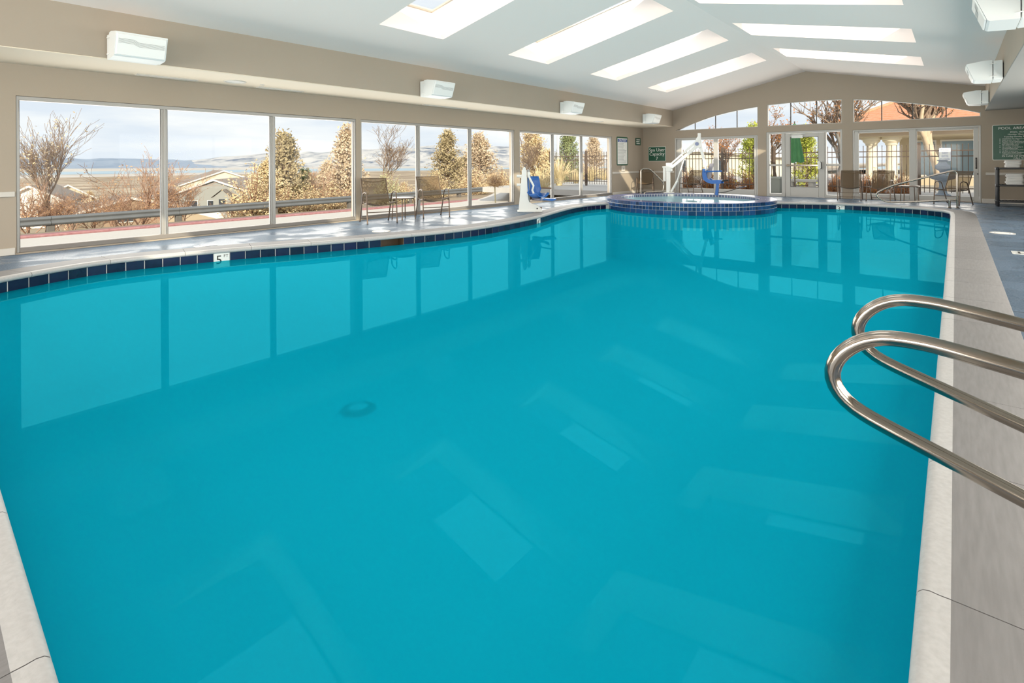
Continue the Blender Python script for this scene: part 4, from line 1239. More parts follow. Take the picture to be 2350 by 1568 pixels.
# guardrail
gr = thing('guardrail', 'long galvanised steel guardrail beyond the road', 'guardrail', (-23.2, 10, -1.3))
M_GALV = mat('weathered_galvanised_steel', (0.143, 0.155, 0.171), .5, .3, noise_=(3, .8, 5, (0.198, 0.211, 0.223)))
gz = lambda y: -.66 + .008 * y
pr = [(0, .155), (.03, .15), (.075, .095), (.075, .06), (.005, .015), (.005, -.015), (.075, -.06), (.075, -.095), (.03, -.15), (0, -.155)]
for k in range(15):
    y0, y1 = -12 + k * 3.81, -12 + (k + 1) * 3.81
    mb = MB().grid([[(-23.2 + a, y, gz(y) + b) for a, b in pr] for y in (y0, y1 - .01)])
    mb.grid([[(-23.206 + a, y, gz(y) + b) for a, b in pr] for y in (y0, y1 - .01)])
    part('rail_section', mb, M_GALV, gr, True)
    part('post', MB().bbox((-23.45, y0 - .1, -2.2), (-23.22, y0 + .1, gz(y0) + .13), .01), mat('grey_post_wood', (.15, .14, .13), .8), gr)
# lake, playa and mountains far below
M_PLAYA = mat('pale_lake_shore', (.60, .58, .56), .95, noise_=(.004, .6, 6, (.45, .40, .34)))
def sector(r0, r1, z, m, nm, a0=-.2, a1=2.3, n=40):
    mb = MB(); q = []
    for k in range(n + 1):
        a = PI / 2 + a0 + (a1 - a0) * k / n
        q.append([(r0 * math.cos(a), r0 * math.sin(a), z), (r1 * math.cos(a), r1 * math.sin(a), z)])
    return struct(nm, mb.grid(q), m, False)
sector(900, 14000, -43.5, M_PLAYA, 'valley_ground')
sector(3600, 5400, -43.0, mat('blue_lake', (.28, .40, .50), .6, noise_=((.0006, .004, 1), .6, 4, (.40, .52, .60))), 'lake')
def ridge(nm, pts, d0, base, seed, m, depth=3000):
    """mountain range: skyline given as (bearing pixel, height above the lake shore)"""
    rows = []
    px0, px1 = pts[0][0], pts[-1][0]
    N = 220
    for j in range(15):
        f = j / 14
        row = []
        for k in range(N + 1):
            px_ = px0 + (px1 - px0) * k / N
            h = 0
            for (a, ha), (b, hb) in zip(pts, pts[1:]):
                if a <= px_ <= b: h = ha + (hb - ha) * (px_ - a) / (b - a); break
            d = d0 + depth * f
            x, y = onD(px_, d)
            nn_ = noise.fractal(Vector((x * .0011, y * .0011, seed)), 1.0, 2.0, 6)
            rg = 1 - abs(noise.noise(Vector((px_ * .018 + seed, f * 1.6, seed * .7)))) * 2
            prof_ = f ** 1.25
            z = base + h * prof_ * (.90 + .10 * rg + .10 * nn_ * (1 - f * .5)) + h * .16 * nn_ * math.sin(PI * f)
            row.append((x, y, z))
        rows.append(row)
    struct(nm, MB().grid(rows), m, True)
def snow_mat(nm, rock, snow, sc):
    m = bpy.data.materials.new(nm); m.use_nodes = True
    t = m.node_tree; p = t.nodes['Principled BSDF']; p.inputs['Roughness'].default_value = .95; p.inputs['Specular IOR Level'].default_value = .1
    co = t.nodes.new('ShaderNodeTexCoord'); n_ = t.nodes.new('ShaderNodeTexNoise'); n_.inputs['Scale'].default_value = sc; n_.inputs['Detail'].default_value = 9; n_.inputs['Roughness'].default_value = .68
    r_ = t.nodes.new('ShaderNodeValToRGB'); r_.color_ramp.elements[0].position = .36; r_.color_ramp.elements[0].color = (*rock, 1); r_.color_ramp.elements[1].position = .52; r_.color_ramp.elements[1].color = (*snow, 1)
    t.links.new(co.outputs['Object'], n_.inputs['Vector']); t.links.new(n_.outputs['Fac'], r_.inputs['Fac']); t.links.new(r_.outputs['Color'], p.inputs['Base Color'])
    return m
ridge('mountains', [(-60, 205), (60, 230), (110, 250), (165, 238), (215, 226), (300, 214), (380, 190), (450, 150), (520, 120)], 9000, -44, 3.1, mat('haze_blue_range', (.17, .24, .35), .95, noise_=(.0015, .7, 8, (.32, .38, .47))))  # blue of the distance haze put into the base colour
ridge('mountains.001', [(330, 150), (440, 175), (500, 245), (560, 285), (620, 330), (700, 370), (760, 385), (830, 405), (900, 440), (960, 490), (1010, 515), (1060, 500), (1110, 480), (1180, 430), (1260, 360), (1400, 300)], 9400, -44, 7.7, snow_mat('snowy_range', (.13, .17, .24), (.52, .52, .525), .0022))

# ---- plants
def twig_tree(seed, h, spread, levels, kids, r0, lean=0.0, trunk=.25, up=.55, thin=.62):
    """list of tapered limbs growing from the origin plus the tip points"""
    R = random.Random(seed)
    limbs, tips = [], []
    def grow(p, d, L_, r, lv):
        pts = [p]; n_ = 4 if lv < levels else 3
        dd = d.copy()
        for k in range(n_):
            dd = (dd + Vector((R.gauss(0, .16), R.gauss(0, .16), R.gauss(0, .10) + .05 * up))).normalized()
            pts.append(pts[-1] + dd * L_ / n_)
        limbs.append((pts, r, r * (.55 if lv < levels else .3), lv))
        if lv >= levels:
            tips.extend(pts[1:]); return
        for k in range(kids[min(lv, len(kids) - 1)]):
            f = R.uniform(.35, 1.0)
            i = min(int(f * n_), n_ - 1)
            q = pts[i].lerp(pts[i + 1], f * n_ - i)
            a = R.uniform(0, 2 * PI)
            side = Vector((math.cos(a), math.sin(a), 0)) * spread
            nd = (dd * up + side * R.uniform(.5, 1.0) + Vector((0, 0, R.uniform(.1, .5)))).normalized()
            grow(q, nd, L_ * R.uniform(.55, .8), r * thin * .9, lv + 1)
    grow(Vector((0, 0, 0)), Vector((lean, 0, 1)).normalized(), h * trunk, r0, 0)
    return limbs, tips
def limbs_mesh(limbs, lo=0, hi=99, rmin=.004):
    mb = MB()
    for pts, a, b, lv in limbs:
        if lo <= lv <= hi:
            n_ = 6 if lv == 0 else (4 if lv == 1 else 3)
            k = len(pts) - 1
            mb.tube(pts, [max(rmin, a + (b - a) * i / k) for i in range(k + 1)], n_, cap=False)
    return mb
def leaves_mesh(tips, count, size, R, jit, flat=.7):
    mb = MB()
    for k in range(count):
        p = tips[R.randrange(len(tips))] + Vector((R.gauss(0, jit), R.gauss(0, jit), R.gauss(0, jit)))
        u = Vector((R.gauss(0, 1), R.gauss(0, 1), R.gauss(0, flat))).normalized(); v = u.orthogonal().normalized()
        v.rotate(__import__('mathutils').Quaternion(u, R.uniform(0, 6.28)))
        s = size * R.uniform(.6, 1.3)
        mb.add([p - u * s, p + v * s * .45, p + u * s, p - v * s * .45], [(0, 1, 2, 3)])
    return mb
def leaf_mat(nm, c1, c2):
    m = mat(nm, c1, .8, spec=.2, noise_=(5, .8, 3, c2))
    return m
M_BARK = mat('grey_brown_bark', (0.224, 0.154, 0.119), .9, noise_=(20, .8, 4, (0.336, 0.252, 0.182)))
M_TWIG = mat('reddish_winter_twigs', (0.320, 0.184, 0.136), .9, noise_=(4, .8, 3, (0.544, 0.368, 0.256)))
M_LBROWN = leaf_mat('rusty_dead_leaves', (0.504, 0.238, 0.105), (0.728, 0.504, 0.280))
M_LGOLD = leaf_mat('golden_dry_foliage', (.60, .46, .25), (.84, .71, .48))
M_LTAN = leaf_mat('tan_dry_foliage', (.50, .39, .27), (.78, .65, .49))
M_LGREEN = leaf_mat('juniper_green', (0.154, 0.210, 0.105), (0.392, 0.434, 0.210))
M_LOLIVE = leaf_mat('olive_brown_juniper', (.25, .22, .13), (.62, .51, .32))
M_LPALE = leaf_mat('pale_straw_grass', (.62, .50, .27), (.80, .70, .46))
M_LLIME = leaf_mat('lime_autumn_foliage', (.42, .50, .06), (.66, .68, .16))
M_LORANGE = leaf_mat('orange_autumn_leaves', (.46, .16, .045), (.66, .34, .14))

PLANT = {}
def plant(kind, seed, **k):
    key = (kind, seed)
    if key in PLANT: return PLANT[key]
    R = random.Random(seed)
    parts = []
    if kind == 'shrub':       # bare, many stems
        mb = MB(); tips = []
        for s in range(7):
            lb, tp = twig_tree(seed * 31 + s, 1.0, .75, 3, (4, 4, 4), .012, 0, R.uniform(.45, .65), .6)
            a = R.uniform(0, 6.28); M_ = Matrix.Rotation(a, 4, 'Z') @ Matrix.Rotation(R.uniform(.15, .75), 4, 'Y')
            lm = limbs_mesh(lb, rmin=.0022)
            mb.add(lm.v, lm.f, M_); tips += [M_ @ p for p in tp]
        parts.append(('stems', mb.mesh('stems', M_TWIG, True, False)))
        parts.append(('leaves', leaves_mesh(tips, 500, .016, R, .02).mesh('leaves', M_LBROWN, False, False)))
    elif kind == 'tree':      # upright bare tree with a few leaves
        lb, tp = twig_tree(seed, 1.0, .55, 4, (7, 5, 4, 3), .011, 0, .55, .95, .62)
        parts.append(('branches', limbs_mesh(lb, rmin=.0016).mesh('branches', M_BARK, True, False)))
        parts.append(('leaves', leaves_mesh(tp, k.get('nl', 500), .011, R, .012).mesh('leaves', k.get('m', M_LGOLD), False, False)))
    elif kind == 'fan':       # short trunk, long upright leaders, thin side twigs
        mb = MB().tube([(0, 0, 0), (.012, 0, .18), (0, .01, .34)], [.020, .016, .013], 6); tips = []
        for s in range(9):
            lb, tp = twig_tree(seed * 17 + s, 1.0, .5, 3, (6, 4, 3), .010, 0, .62, 1.0, .6)
            M_ = Matrix.Translation((0, 0, R.uniform(.22, .36))) @ Matrix.Rotation(s * .7 + R.uniform(-.2, .2), 4, 'Z') @ Matrix.Rotation(.10 + .62 * ((s * 5) % 9) / 9, 4, 'Y') @ Matrix.Scale(R.uniform(.48, .62), 4)
            lm = limbs_mesh(lb, rmin=.0022); mb.add(lm.v, lm.f, M_); tips += [M_ @ p for p in tp]
        parts.append(('branches', mb.mesh('branches', M_BARK, True, False)))
        parts.append(('leaves', leaves_mesh(tips, 520, .010, R, .010).mesh('leaves', M_LGOLD, False, False)))
    elif kind == 'conifer':
        tips = []
        mb = MB().tube([(0, 0, 0), (0, 0, .95)], [.03, .005], 6)
        for q in range(170):
            f = R.random() ** .75
            z = .06 + .92 * f
            wd = .34 * (1 - f) ** .7 * (.8 + .4 * R.random()) + .03
            a = R.uniform(0, 6.28)
            tip = Vector((math.cos(a) * wd, math.sin(a) * wd, z + R.uniform(0, .07)))
            base = Vector((0, 0, max(.03, z - .12)))
            mb.tube([base, base.lerp(tip, .6) + Vector((0, 0, .01)), tip], [.007, .005, .002], 3, cap=False)
            for i in range(7): tips.append(base.lerp(tip, .35 + .65 * i / 6))
        parts.append(('branches', mb.mesh('branches', M_BARK, True, False)))
        parts.append(('foliage', leaves_mesh(tips, 6500, .020, R, .026).mesh('foliage', k['m'], False, False)))
    elif kind == 'bush':      # rounded dense bush
        tips = []
        mb = MB()
        for q in range(150):
            d = Vector((R.gauss(0, 1), R.gauss(0, 1), abs(R.gauss(0, .9)) + .1)).normalized()
            L_ = .5 * R.uniform(.7, 1.08)
            p1 = Vector((d.x * L_, d.y * L_, d.z * L_ * 1.9))
            mb.tube([(0, 0, 0), p1 * .5 + Vector((0, 0, .05)), p1], [.010, .006, .002], 3, cap=False)
            for i in range(7): tips.append(p1 * (.35 + .65 * i / 6))
        parts.append(('branches', mb.mesh('branches', M_TWIG, True, False)))
        parts.append(('foliage', leaves_mesh(tips, 4200, .022, R, .035).mesh('foliage', k['m'], False, False)))
    elif kind == 'grass':     # fountain of blades with plumes
        mb = MB(); pl = MB()
        for q in range(420):
            a = R.uniform(0, 6.28); out = R.uniform(.06, .75) * R.uniform(.5, 1); hh = R.uniform(.55, 1.0)
            c, s = math.cos(a), math.sin(a)
            pts = []
            for i in range(6):
                f = i / 5
                pts.append(Vector((c * out * f ** 1.8 + c * .06, s * out * f ** 1.8 + s * .06, hh * (f - .42 * f ** 3 * out * 1.4))))
            w = Vector((-s, c, 0)) * .006
            for i in range(5):
                mb.add([pts[i] - w * (1 - i / 6), pts[i] + w * (1 - i / 6), pts[i + 1] + w * (1 - (i + 1) / 6), pts[i + 1] - w * (1 - (i + 1) / 6)], [(0, 1, 2, 3)])
            if q % 5 == 0: pl.tube([pts[4], pts[5], pts[5] + (pts[5] - pts[4]) * .6], [.004, .011, .002], 4, cap=False)
        parts.append(('blades', mb.mesh('blades', M_LPALE, False, False)))
        parts.append(('plumes', pl.mesh('plumes', M_LGOLD, False, False)))
    top = max(v.co.z for nm, me in parts for v in me.vertices)
    for nm, me in parts: me.transform(Matrix.Diagonal((1 / top, 1 / top, 1 / top, 1)))
    PLANT[key] = parts
    return parts
def put_plant(kind, seed, px_, X=None, Y=None, h=3.0, name='shrub', label='', cat='shrub', w=1.0, rz=None, sink=.1, group=None, z=None, xy=None, **k):
    if xy: x, y = xy
    else: x, y = onX(px_, X) if X is not None else onY(px_, Y)
    gzv = ground(x, y) if z is None else z
    t = thing(name, label, cat, (x, y, gzv - sink), group, True, rnd.uniform(0, 6.28) if rz is None else rz)
    t.scale = (h * w, h * w, h)
    for nm, me in plant(kind, seed, **k): link(nm, me, t)
    return t
# row of bare shrubs just behind the guardrail
G = 'bare shrubs behind the guardrail'
for i, (px_, X, h, sd, lab) in enumerate([
    (62, -25.2, 2.5, 1, 'bare twiggy shrub at the very left edge of the long windows'),
    (118, -26.0, 2.0, 2, 'bare twiggy shrub at the foot of the sparse pale tree'),
    (165, -25.0, 1.9, 3, 'rusty leaved bare shrub right of the sparse pale tree'),
    (215, -26.5, 2.1, 1, 'bare twiggy shrub mid-way across the leftmost pane'),
    (262, -25.2, 1.8, 2, 'low bare shrub left of the tall crooked one'),
    (322, -26.0, 3.7, 3, 'tall crooked bare shrub near the first window mullion'),
    (372, -25.2, 2.2, 1, 'bare shrub hidden partly by the first window mullion'),
    (420, -26.0, 2.3, 2, 'bare shrub just right of the first window mullion'),
    (520, -25.0, 1.3, 3, 'low rusty shrub in front of the grey house'),
    (290, -28.5, 2.3, 2, 'bare shrub a step behind the low one in the leftmost pane'),
    (140, -29.0, 2.2, 3, 'bare shrub a step behind the sparse pale tree'),
    (735, -27.0, 3.0, 1, 'bare shrub between the two olive junipers in the third pane')]):
    put_plant('shrub', sd, px_, X, h=h, label=lab, group=G, name='bare_shrub', w=1.05)
put_plant('fan', 5, 108, -25.6, h=4.9, name='sparse_tree', label='tall sparse pale tree with a few yellow leaves in the leftmost pane', cat='tree', w=1.0, nl=900)
put_plant('tree', 6, 888, -30.0, h=5.6, name='sparse_tree', label='slender bare tree seen above the left armchair', cat='tree', w=1.5, nl=120)
put_plant('tree', 6, 1208, -26.0, h=5.2, name='sparse_tree', label='slender bare tree right of the second window pier', cat='tree', w=1.5, nl=120)
J = 'junipers beyond the guardrail'
for px_, X, h, w, sd, m, lab in [
    (652, -27.0, 5.0, .85, 21, M_LOLIVE, 'tall olive juniper just right of the second window mullion'),
    (612, -26.5, 3.3, 1.1, 22, M_LGOLD, 'golden bush hidden partly by the second window mullion'),
    (700, -28.0, 3.0, 1.1, 23, M_LGREEN, 'dark green juniper right of the tall olive one'),
    (797, -28.0, 5.6, .8, 24, M_LTAN, 'tall tan juniper hidden partly by the first wall pier'),
    (752, -33.0, 3.9, 1.0, 24, M_LTAN, 'tan juniper left of the tall tan one'),
    (1026, -28.0, 4.9, .95, 25, M_LOLIVE, 'broad olive juniper above the right armchair'),
    (1100, -29.0, 5.0, 1.15, 26, M_LTAN, 'broad tan juniper right of the second armchair'),
    (1064, -32.0, 3.4, 1.1, 21, M_LOLIVE, 'low olive juniper between the two broad ones'),
    (1222, -28.0, 6.4, .8, 27, M_LGOLD, 'tall golden juniper in the third window behind the blue lift seat'),
    (1258, -33.0, 4.4, 1.0, 22, M_LOLIVE, 'olive juniper right of the tall golden one'),
    (1304, -26.0, 6.0, .75, 23, M_LGREEN, 'tall green juniper in the middle pane of the third window'),
    (1362, -33.0, 6.6, .75, 26, M_LTAN, 'tan juniper behind the fence in the last pane')]:
    kind = 'conifer'
    put_plant(kind, sd, px_, X, h=h, w=w, name='juniper', label=lab, cat='juniper', group=J, m=m)
B = 'golden rabbitbrush beyond the guardrail'
for px_, X, h, w, lab in [(585, -24.6, 2.9, 1.0, 'golden rabbitbrush left of the second window mullion'), (660, -24.6, 1.9, 1.3, 'golden rabbitbrush under the tall olive juniper'), (705, -24.6, 1.7, 1.3, 'golden rabbitbrush in the middle of the third pane'),
                          (760, -24.8, 1.9, 1.3, 'golden rabbitbrush at the right of the third pane'), (925, -25.0, 1.7, 1.2, 'golden rabbitbrush behind the small side table'), (1000, -25.0, 1.9, 1.2, 'golden rabbitbrush behind the right armchair'), (1085, -25.0, 2.0, 1.3, 'golden rabbitbrush under the broad tan juniper'), (1150, -25.0, 2.1, 1.2, 'golden rabbitbrush left of the second wall pier')]:
    put_plant('bush', 41, px_, X, h=h, w=w, name='rabbitbrush', label=lab, group=B, m=M_LGOLD)
put_plant('bush', 42, 890, -24.0, h=2.4, w=.9, name='sage_shrub', label='pale sage green shrub seen past the left armchair', m=leaf_mat('sage_green', (.40, .42, .22), (.66, .64, .42)))
put_plant('bush', 43, 1135, -15.0, h=.72, w=1.35, sink=-1.05, name='standard_shrub', label='small orange topped shrub on a pale stem by the road', m=leaf_mat('pale_orange_foliage', (.62, .36, .16), (.80, .60, .36)))
x_, y_ = onX(1138, -15.0)
st_ = bpy.data.objects['standard_shrub']
part_ = link('stem', MB().tube([(.05, 0, -1.45), (.02, 0, -.5), (0, 0, .1)], .028, 6).mesh('stem', M_LPALE, True), st_)
for px_, X, h, lab in [(1244, -15.5, 1.75, 'large straw coloured fountain grass behind the blue lift seat'), (1283, -16.5, 1.8, 'large straw coloured fountain grass left of the green juniper'), (1322, -17.5, 1.0, 'low straw grass tuft in the middle pane of the third window'), (1356, -19.0, 1.35, 'straw fountain grass against the pale fence'), (1385, -19.5, 1.1, 'straw fountain grass at the end of the third window')]:
    put_plant('grass', 51, px_, X, h=h, w=1.0, name='fountain_grass', label=lab, cat='grass clump', group='fountain grasses by the road', z=None)
put_plant('bush', 44, 1312, -19.5, h=1.5, w=1.0, name='low_shrub', label='dark green low shrub behind the straw grass tuft', m=M_LGREEN)
pole = thing('lamp_post', 'plain white lamp post in the middle pane of the third window', 'lamp post', (*onX(1281, -20.5), -1))
x_, y_ = onX(1281, -20.5)
part('shaft', MB().cyl((x_, y_, -1), (x_, y_, 5.5), .075, 12), M_WHITEP, pole)
part('base', MB().bbox((x_ - .2, y_ - .2, -1.1), (x_ + .2, y_ + .2, -.8), .03), M_WHITEP, pole)

# ---- houses in the valley
M_SHING = mat('grey_brown_shingles', (.24, .20, .175), .9, noise_=(2, .8, 6, (.32, .27, .23)))
M_CREAMW = mat('cream_siding', (.70, .64, .50), .8); M_GREYW = mat('grey_siding', (.30, .31, .30), .8); M_WHITEW = mat('white_siding', (.80, .78, .74), .8)
M_PANE = mat('dark_house_pane', (.05, .06, .075), .1)
def house(label, px_, d, base, w, dep, eave, ridge_h, yaw, wallm, wins, bumps=(), name='house'):
    x, y = onD(px_, d)
    face = CYAW + math.atan2(-(px_ - 1175), CF)     # bearing of the house from the window
    t = thing(name, label, 'house', (x, y, base), None, True, face + yaw)
    hw = w / 2
    part('walls', MB().prism([(-hw, 0), (hw, 0), (hw, eave), (0, ridge_h - .12), (-hw, eave)], 0, dep, 'y'), wallm, t, False)
    ov = .45; sl = (ridge_h - eave) / hw
    rf = MB()
    for s in (-1, 1):
        rf.add([(0, -ov, ridge_h), (s * (hw + ov), -ov, eave - sl * ov), (s * (hw + ov), dep + ov, eave - sl * ov), (0, dep + ov, ridge_h), (0, -ov, ridge_h - .18), (s * (hw + ov), -ov, eave - sl * ov - .18), (s * (hw + ov), dep + ov, eave - sl * ov - .18), (0, dep + ov, ridge_h - .18)],
               [(0, 1, 2, 3), (4, 5, 6, 7), (0, 1, 5, 4), (1, 2, 6, 5), (2, 3, 7, 6)])
    part('roof', rf, M_SHING, t, False)
    tr = MB()
    for s in (-1, 1): tr.add([(0, -ov - .02, ridge_h + .02), (s * (hw + ov), -ov - .02, eave - sl * ov + .02), (s * (hw + ov), -ov - .02, eave - sl * ov - .24), (0, -ov - .02, ridge_h - .24)], [(0, 1, 2, 3)])
    part('fascia', tr, M_WHITEW, t, False)
    for (wx, wz, ww, wh) in wins:
        f = part('window', MB().bbox((wx - ww / 2 - .1, -.06, wz - .1), (wx + ww / 2 + .1, .02, wz + wh + .1), .02), M_WHITEW, t, False)
        part('pane', MB().box((wx - ww / 2, -.075, wz), (wx + ww / 2, -.05, wz + wh)), M_PANE, f, False)
    for (bx, bw, be, br, out) in bumps:
        b = part('gable_bay', MB().prism([(bx - bw / 2, 0), (bx + bw / 2, 0), (bx + bw / 2, be), (bx, br), (bx - bw / 2, be)], -out, .5, 'y'), M_GREYW, t, False)
        rb = MB()
        for s in (-1, 1): rb.add([(bx, -out - .2, br + .12), (bx + s * (bw / 2 + .25), -out - .2, be - .05), (bx + s * (bw / 2 + .25), .6, be - .05), (bx, .6, br + .12)], [(0, 1, 2, 3)])
        part('bay_roof', rb, M_SHING, b, False)
        part('bay_window', MB().bbox((bx - .45, -out - .06, be - 1.5), (bx + .45, -out + .02, be - .3), .02), M_PANE, b, False)
    return t
house('large cream gabled house, the farther one right of the first mullion', 513, 108, -6.8, 15, 16, 4.2, 6.9, .12, M_CREAMW, [(4.5, 2.2, 1.2, 1.3)])
house('large grey house with small gabled bays right of the first mullion', 492, 76, -6.9, 11.5, 13, 3.9, 6.05, -.35, M_GREYW, [(-3.0, 1.6, 1.4, 1.3), (-.4, 1.6, 1.0, 1.3)], [(1.6, 2.4, 3.5, 4.5, 1.6), (6.0, 2.4, 3.8, 4.9, 2.4)])
house('white gabled house at the left edge of the leftmost pane', 68, 60, -6.0, 6.0, 9, 3.3, 5.0, -.25, M_WHITEW, [(1.2, 1.4, 1, 1.2)])
house('cream gabled house right of the sparse pale tree', 153, 82, -6.9, 6.5, 10, 3.2, 5.2, .3, M_CREAMW, [(1.5, 1.4, 1, 1.2), (-1.5, 1.4, 1, 1.2)])
house('low brown roofed house behind the tall crooked shrub', 300, 58, -5.9, 11, 8, 2.0, 3.6, .15, mat('brown_siding', (.33, .24, .17), .8), [(-.5, .9, 1.4, 1.0)])
house('distant cream house under the lake shore in the second pane', 415, 130, -9.5, 12, 10, 3.0, 5.2, .5, M_CREAMW, [(-2, 1.2, 1.4, 1.2), (2, 1.2, 1.4, 1.2)])
for px_, d, sd, lab in ((925, 150, 26, 'small dark tree on the valley floor beyond the left armchair'), (985, 170, 22, 'small dark tree on the valley floor beyond the right armchair'), (205, 160, 22, 'small dark tree on the valley floor beyond the cream gabled house')):
    x, y = onD(px_, d)
    put_plant('conifer', sd, px_, xy=(x, y), h=5.0, w=1.5, name='valley_tree', label=lab, cat='tree', m=M_LOLIVE if sd == 22 else M_LTAN)
a_, b_2 = Vector((*onD(150, 52), -4.6)), Vector((*onD(296, 60), -3.6))
def lowwall(lab, a, b, h):
    t = thing('boundary_wall', lab, 'wall', a)
    d = b - a; nv = Vector((-d.y, d.x, 0)).normalized() * .15
    part('panel', MB().add([a - nv, b - nv, b + nv, a + nv, a - nv + Vector((0, 0, h)), b - nv + Vector((0, 0, h)), b + nv + Vector((0, 0, h)), a + nv + Vector((0, 0, h))], [(0, 1, 2, 3), (4, 5, 6, 7), (0, 1, 5, 4), (1, 2, 6, 5), (2, 3, 7, 6), (3, 0, 4, 7)]), M_WHITEW, t, False)
    part('footing', MB().add([a - nv * 1.3 - Vector((0, 0, 3)), b - nv * 1.3 - Vector((0, 0, 3)), b + nv * 1.3 - Vector((0, 0, 3)), a + nv * 1.3 - Vector((0, 0, 3)), a - nv * 1.3, b - nv * 1.3, b + nv * 1.3, a + nv * 1.3], [(0, 1, 2, 3), (4, 5, 6, 7), (0, 1, 5, 4), (1, 2, 6, 5), (2, 3, 7, 6), (3, 0, 4, 7)]), M_SLOPE, t, False)
lowwall('pale low wall climbing left of the tall crooked shrub', a_, b_2, .45)
lowwall('pale low wall sloping down in front of the grey house', Vector((*onD(384, 54), -3.0)), Vector((*onD(508, 46), -3.6)), .5)

# ================================================================== PATIO BEYOND THE FAR WALL
M_PATIO = mat('pale_patio_concrete', (.50, .48, .46), .85, noise_=(3, .7, 6, (.60, .58, .55)))
struct('patio_ground', MB().box((-19, YF + .22, -.3), (14, 60, -.03)), M_PATIO, False)
struct('patio_ground.001', MB().box((-9.9, -30, -.3), (14, YB - .2, -.03)), M_PATIO, False)
struct('roof', MB().box((XR + .2, -24, 2.75), (12, YF + 2, 2.95)), M_TRIM, False)  # unseen canopy added to keep sun out of the added right windows
struct('patio_ground.002', MB().box((XR + .2, YB - .2, -.3), (14, YF + .2, -.03)), M_PATIO, False)
YFN = 24.0
M_FENCE = mat('brown_iron_fence', (.11, .075, .055), .6)
fence = thing('picket_fence', 'tall brown iron picket fence across the patio', 'fence', (-8, YFN, 0))
pk_me = MB().bbox((-.011, -.011, .05), (.011, .011, 1.74), .002).lathe([(.013, 1.74), (.016, 1.76), (.009, 1.79), (0, 1.80)], (0, 0, 0), 6).mesh('picket', M_FENCE, False)
GX0, GX1 = -.96, .60
x = -17.5
while x < 6:
    if not (GX0 - .03 < x < GX1 + .03):
        o = link('picket', pk_me, fence); o.matrix_basis = Matrix.Translation((x, YFN, 0))
    x += .148
for z in (.22, 1.36, 1.56):
    for a, b in ((-17.6, GX0), (GX1, 6.1)): part('rail', MB().bbox((a, YFN - .018, z - .018), (b, YFN + .018, z + .018), .004), M_FENCE, fence, False)
for x in (-17.6, -15.2, -12.8, -10.4, -8.0, -5.85, -3.4, GX0 - .05, GX1 + .05, 3.2, 6.1): part('post', MB().bbox((x - .05, YFN - .05, -.05), (x + .05, YFN + .05, 1.86), .01), M_FENCE, fence)
gate = thing('gate', 'brown iron patio gate carrying a notice', 'gate', (GX0, YFN, 0))
x = GX0 + .10
while x < GX1 - .05:
    o = link('picket', pk_me, gate); o.matrix_basis = Matrix.Translation((x, YFN, 0)); x += .15
for z in (.22, 1.36, 1.56): part('rail', MB().bbox((GX0 + .01, YFN - .018, z - .018), (GX1 - .01, YFN + .018, z + .018), .004), M_FENCE, gate, False)
part('latch', MB().bbox((GX1 - .12, YFN - .05, .95), (GX1 - .02, YFN + .03, 1.1), .01), M_DARKM, gate)
M = wallM('far', -.285, YFN - .03, 1.415)
t = sign('gate_sign', 'white notice reading PLEASE KEEP GATE CLOSED on the patio gate', M, .33, .48, M_SIGNW, M_SIGNB, .03, .008)
for k, b in enumerate(('PLEASE', 'KEEP', 'GATE', 'CLOSED')): text('lettering', b, .098, M @ Matrix.Translation((0, .165 - k * .11, .0125)), M_SIGNB, t, xs=.78)
# closed umbrella, table, urn
M_UMB = mat('green_umbrella_canvas', (.05, .20, .075), .8, noise_=(6, .8, 3, (.10, .29, .12)))
ux, uy = onY(1824, 22.3)
um = thing('patio_umbrella', 'closed green canvas umbrella outside the glazed exit door', 'umbrella', (ux, uy, -.03))
part('pole', MB().cyl((ux, uy, -.03), (ux, uy, 2.75), .022, 10), M_BRONZE, um)
part('base', MB().lathe([(0, .09), (.06, .09), (.22, .05), (.24, 0)], (ux, uy, -.03), 24), M_DARKM, um)
rows = []
for f, rr_ in ((0, .04), (.08, .07), (.3, .13), (.6, .20), (.85, .25), (1.0, .27)):
    rows.append([(ux + math.cos(2 * PI * k / 32) * rr_ * (1 + .20 * math.sin(8 * 2 * PI * k / 32)), uy + math.sin(2 * PI * k / 32) * rr_ * (1 + .20 * math.sin(8 * 2 * PI * k / 32)), 2.65 - 1.48 * f + .03 * math.sin(k) * f) for k in range(32)])
part('canopy', MB().grid([q_ + [q_[0]] for q_ in rows]), M_UMB, um, True)
tx, ty = onY(1840, 23.0)
tt = thing('patio_table', 'low pale stone patio table outside the glazed exit door', 'table', (tx, ty, -.03))
part('table_top', MB().bbox((tx - .55, ty - .35, .40), (tx + .55, ty + .35, .50), .02), M_PATIO, tt)
for s in (-.35, .35): part('leg', MB().bbox((tx + s - .09, ty - .25, -.03), (tx + s + .09, ty + .25, .41), .02), M_PATIO, tt)
px1, py1 = onY(1779, 22.6)
pl_ = thing('planter_box', 'grey planter box seen through the left sidelight', 'planter', (px1, py1, -.03))
part('box', MB().bbox((px1 - .22, py1 - .2, -.03), (px1 + .22, py1 + .2, .55), .02), mat('grey_planter', (.28, .30, .28), .8), pl_)
part('rim', MB().bbox((px1 - .25, py1 - .23, .52), (px1 + .25, py1 + .23, .6), .02), mat('grey_planter_rim', (.36, .38, .35), .8), pl_)
ux2, uy2 = onY(2163, 22.6)
fo = thing('stone_fountain', 'blue-grey stone urn fountain in front of the patio gate', 'fountain', (ux2, uy2, -.03))
M_URN = mat('blue_grey_stone', (.22, .27, .34), .8, noise_=(9, .7, 4, (.30, .35, .41)))
part('pedestal', MB().lathe([(0, 0), (.22, 0), (.22, .08), (.12, .14), (.09, .45), (.13, .55), (0, .56)], (ux2, uy2, -.03), 28), M_URN, fo)
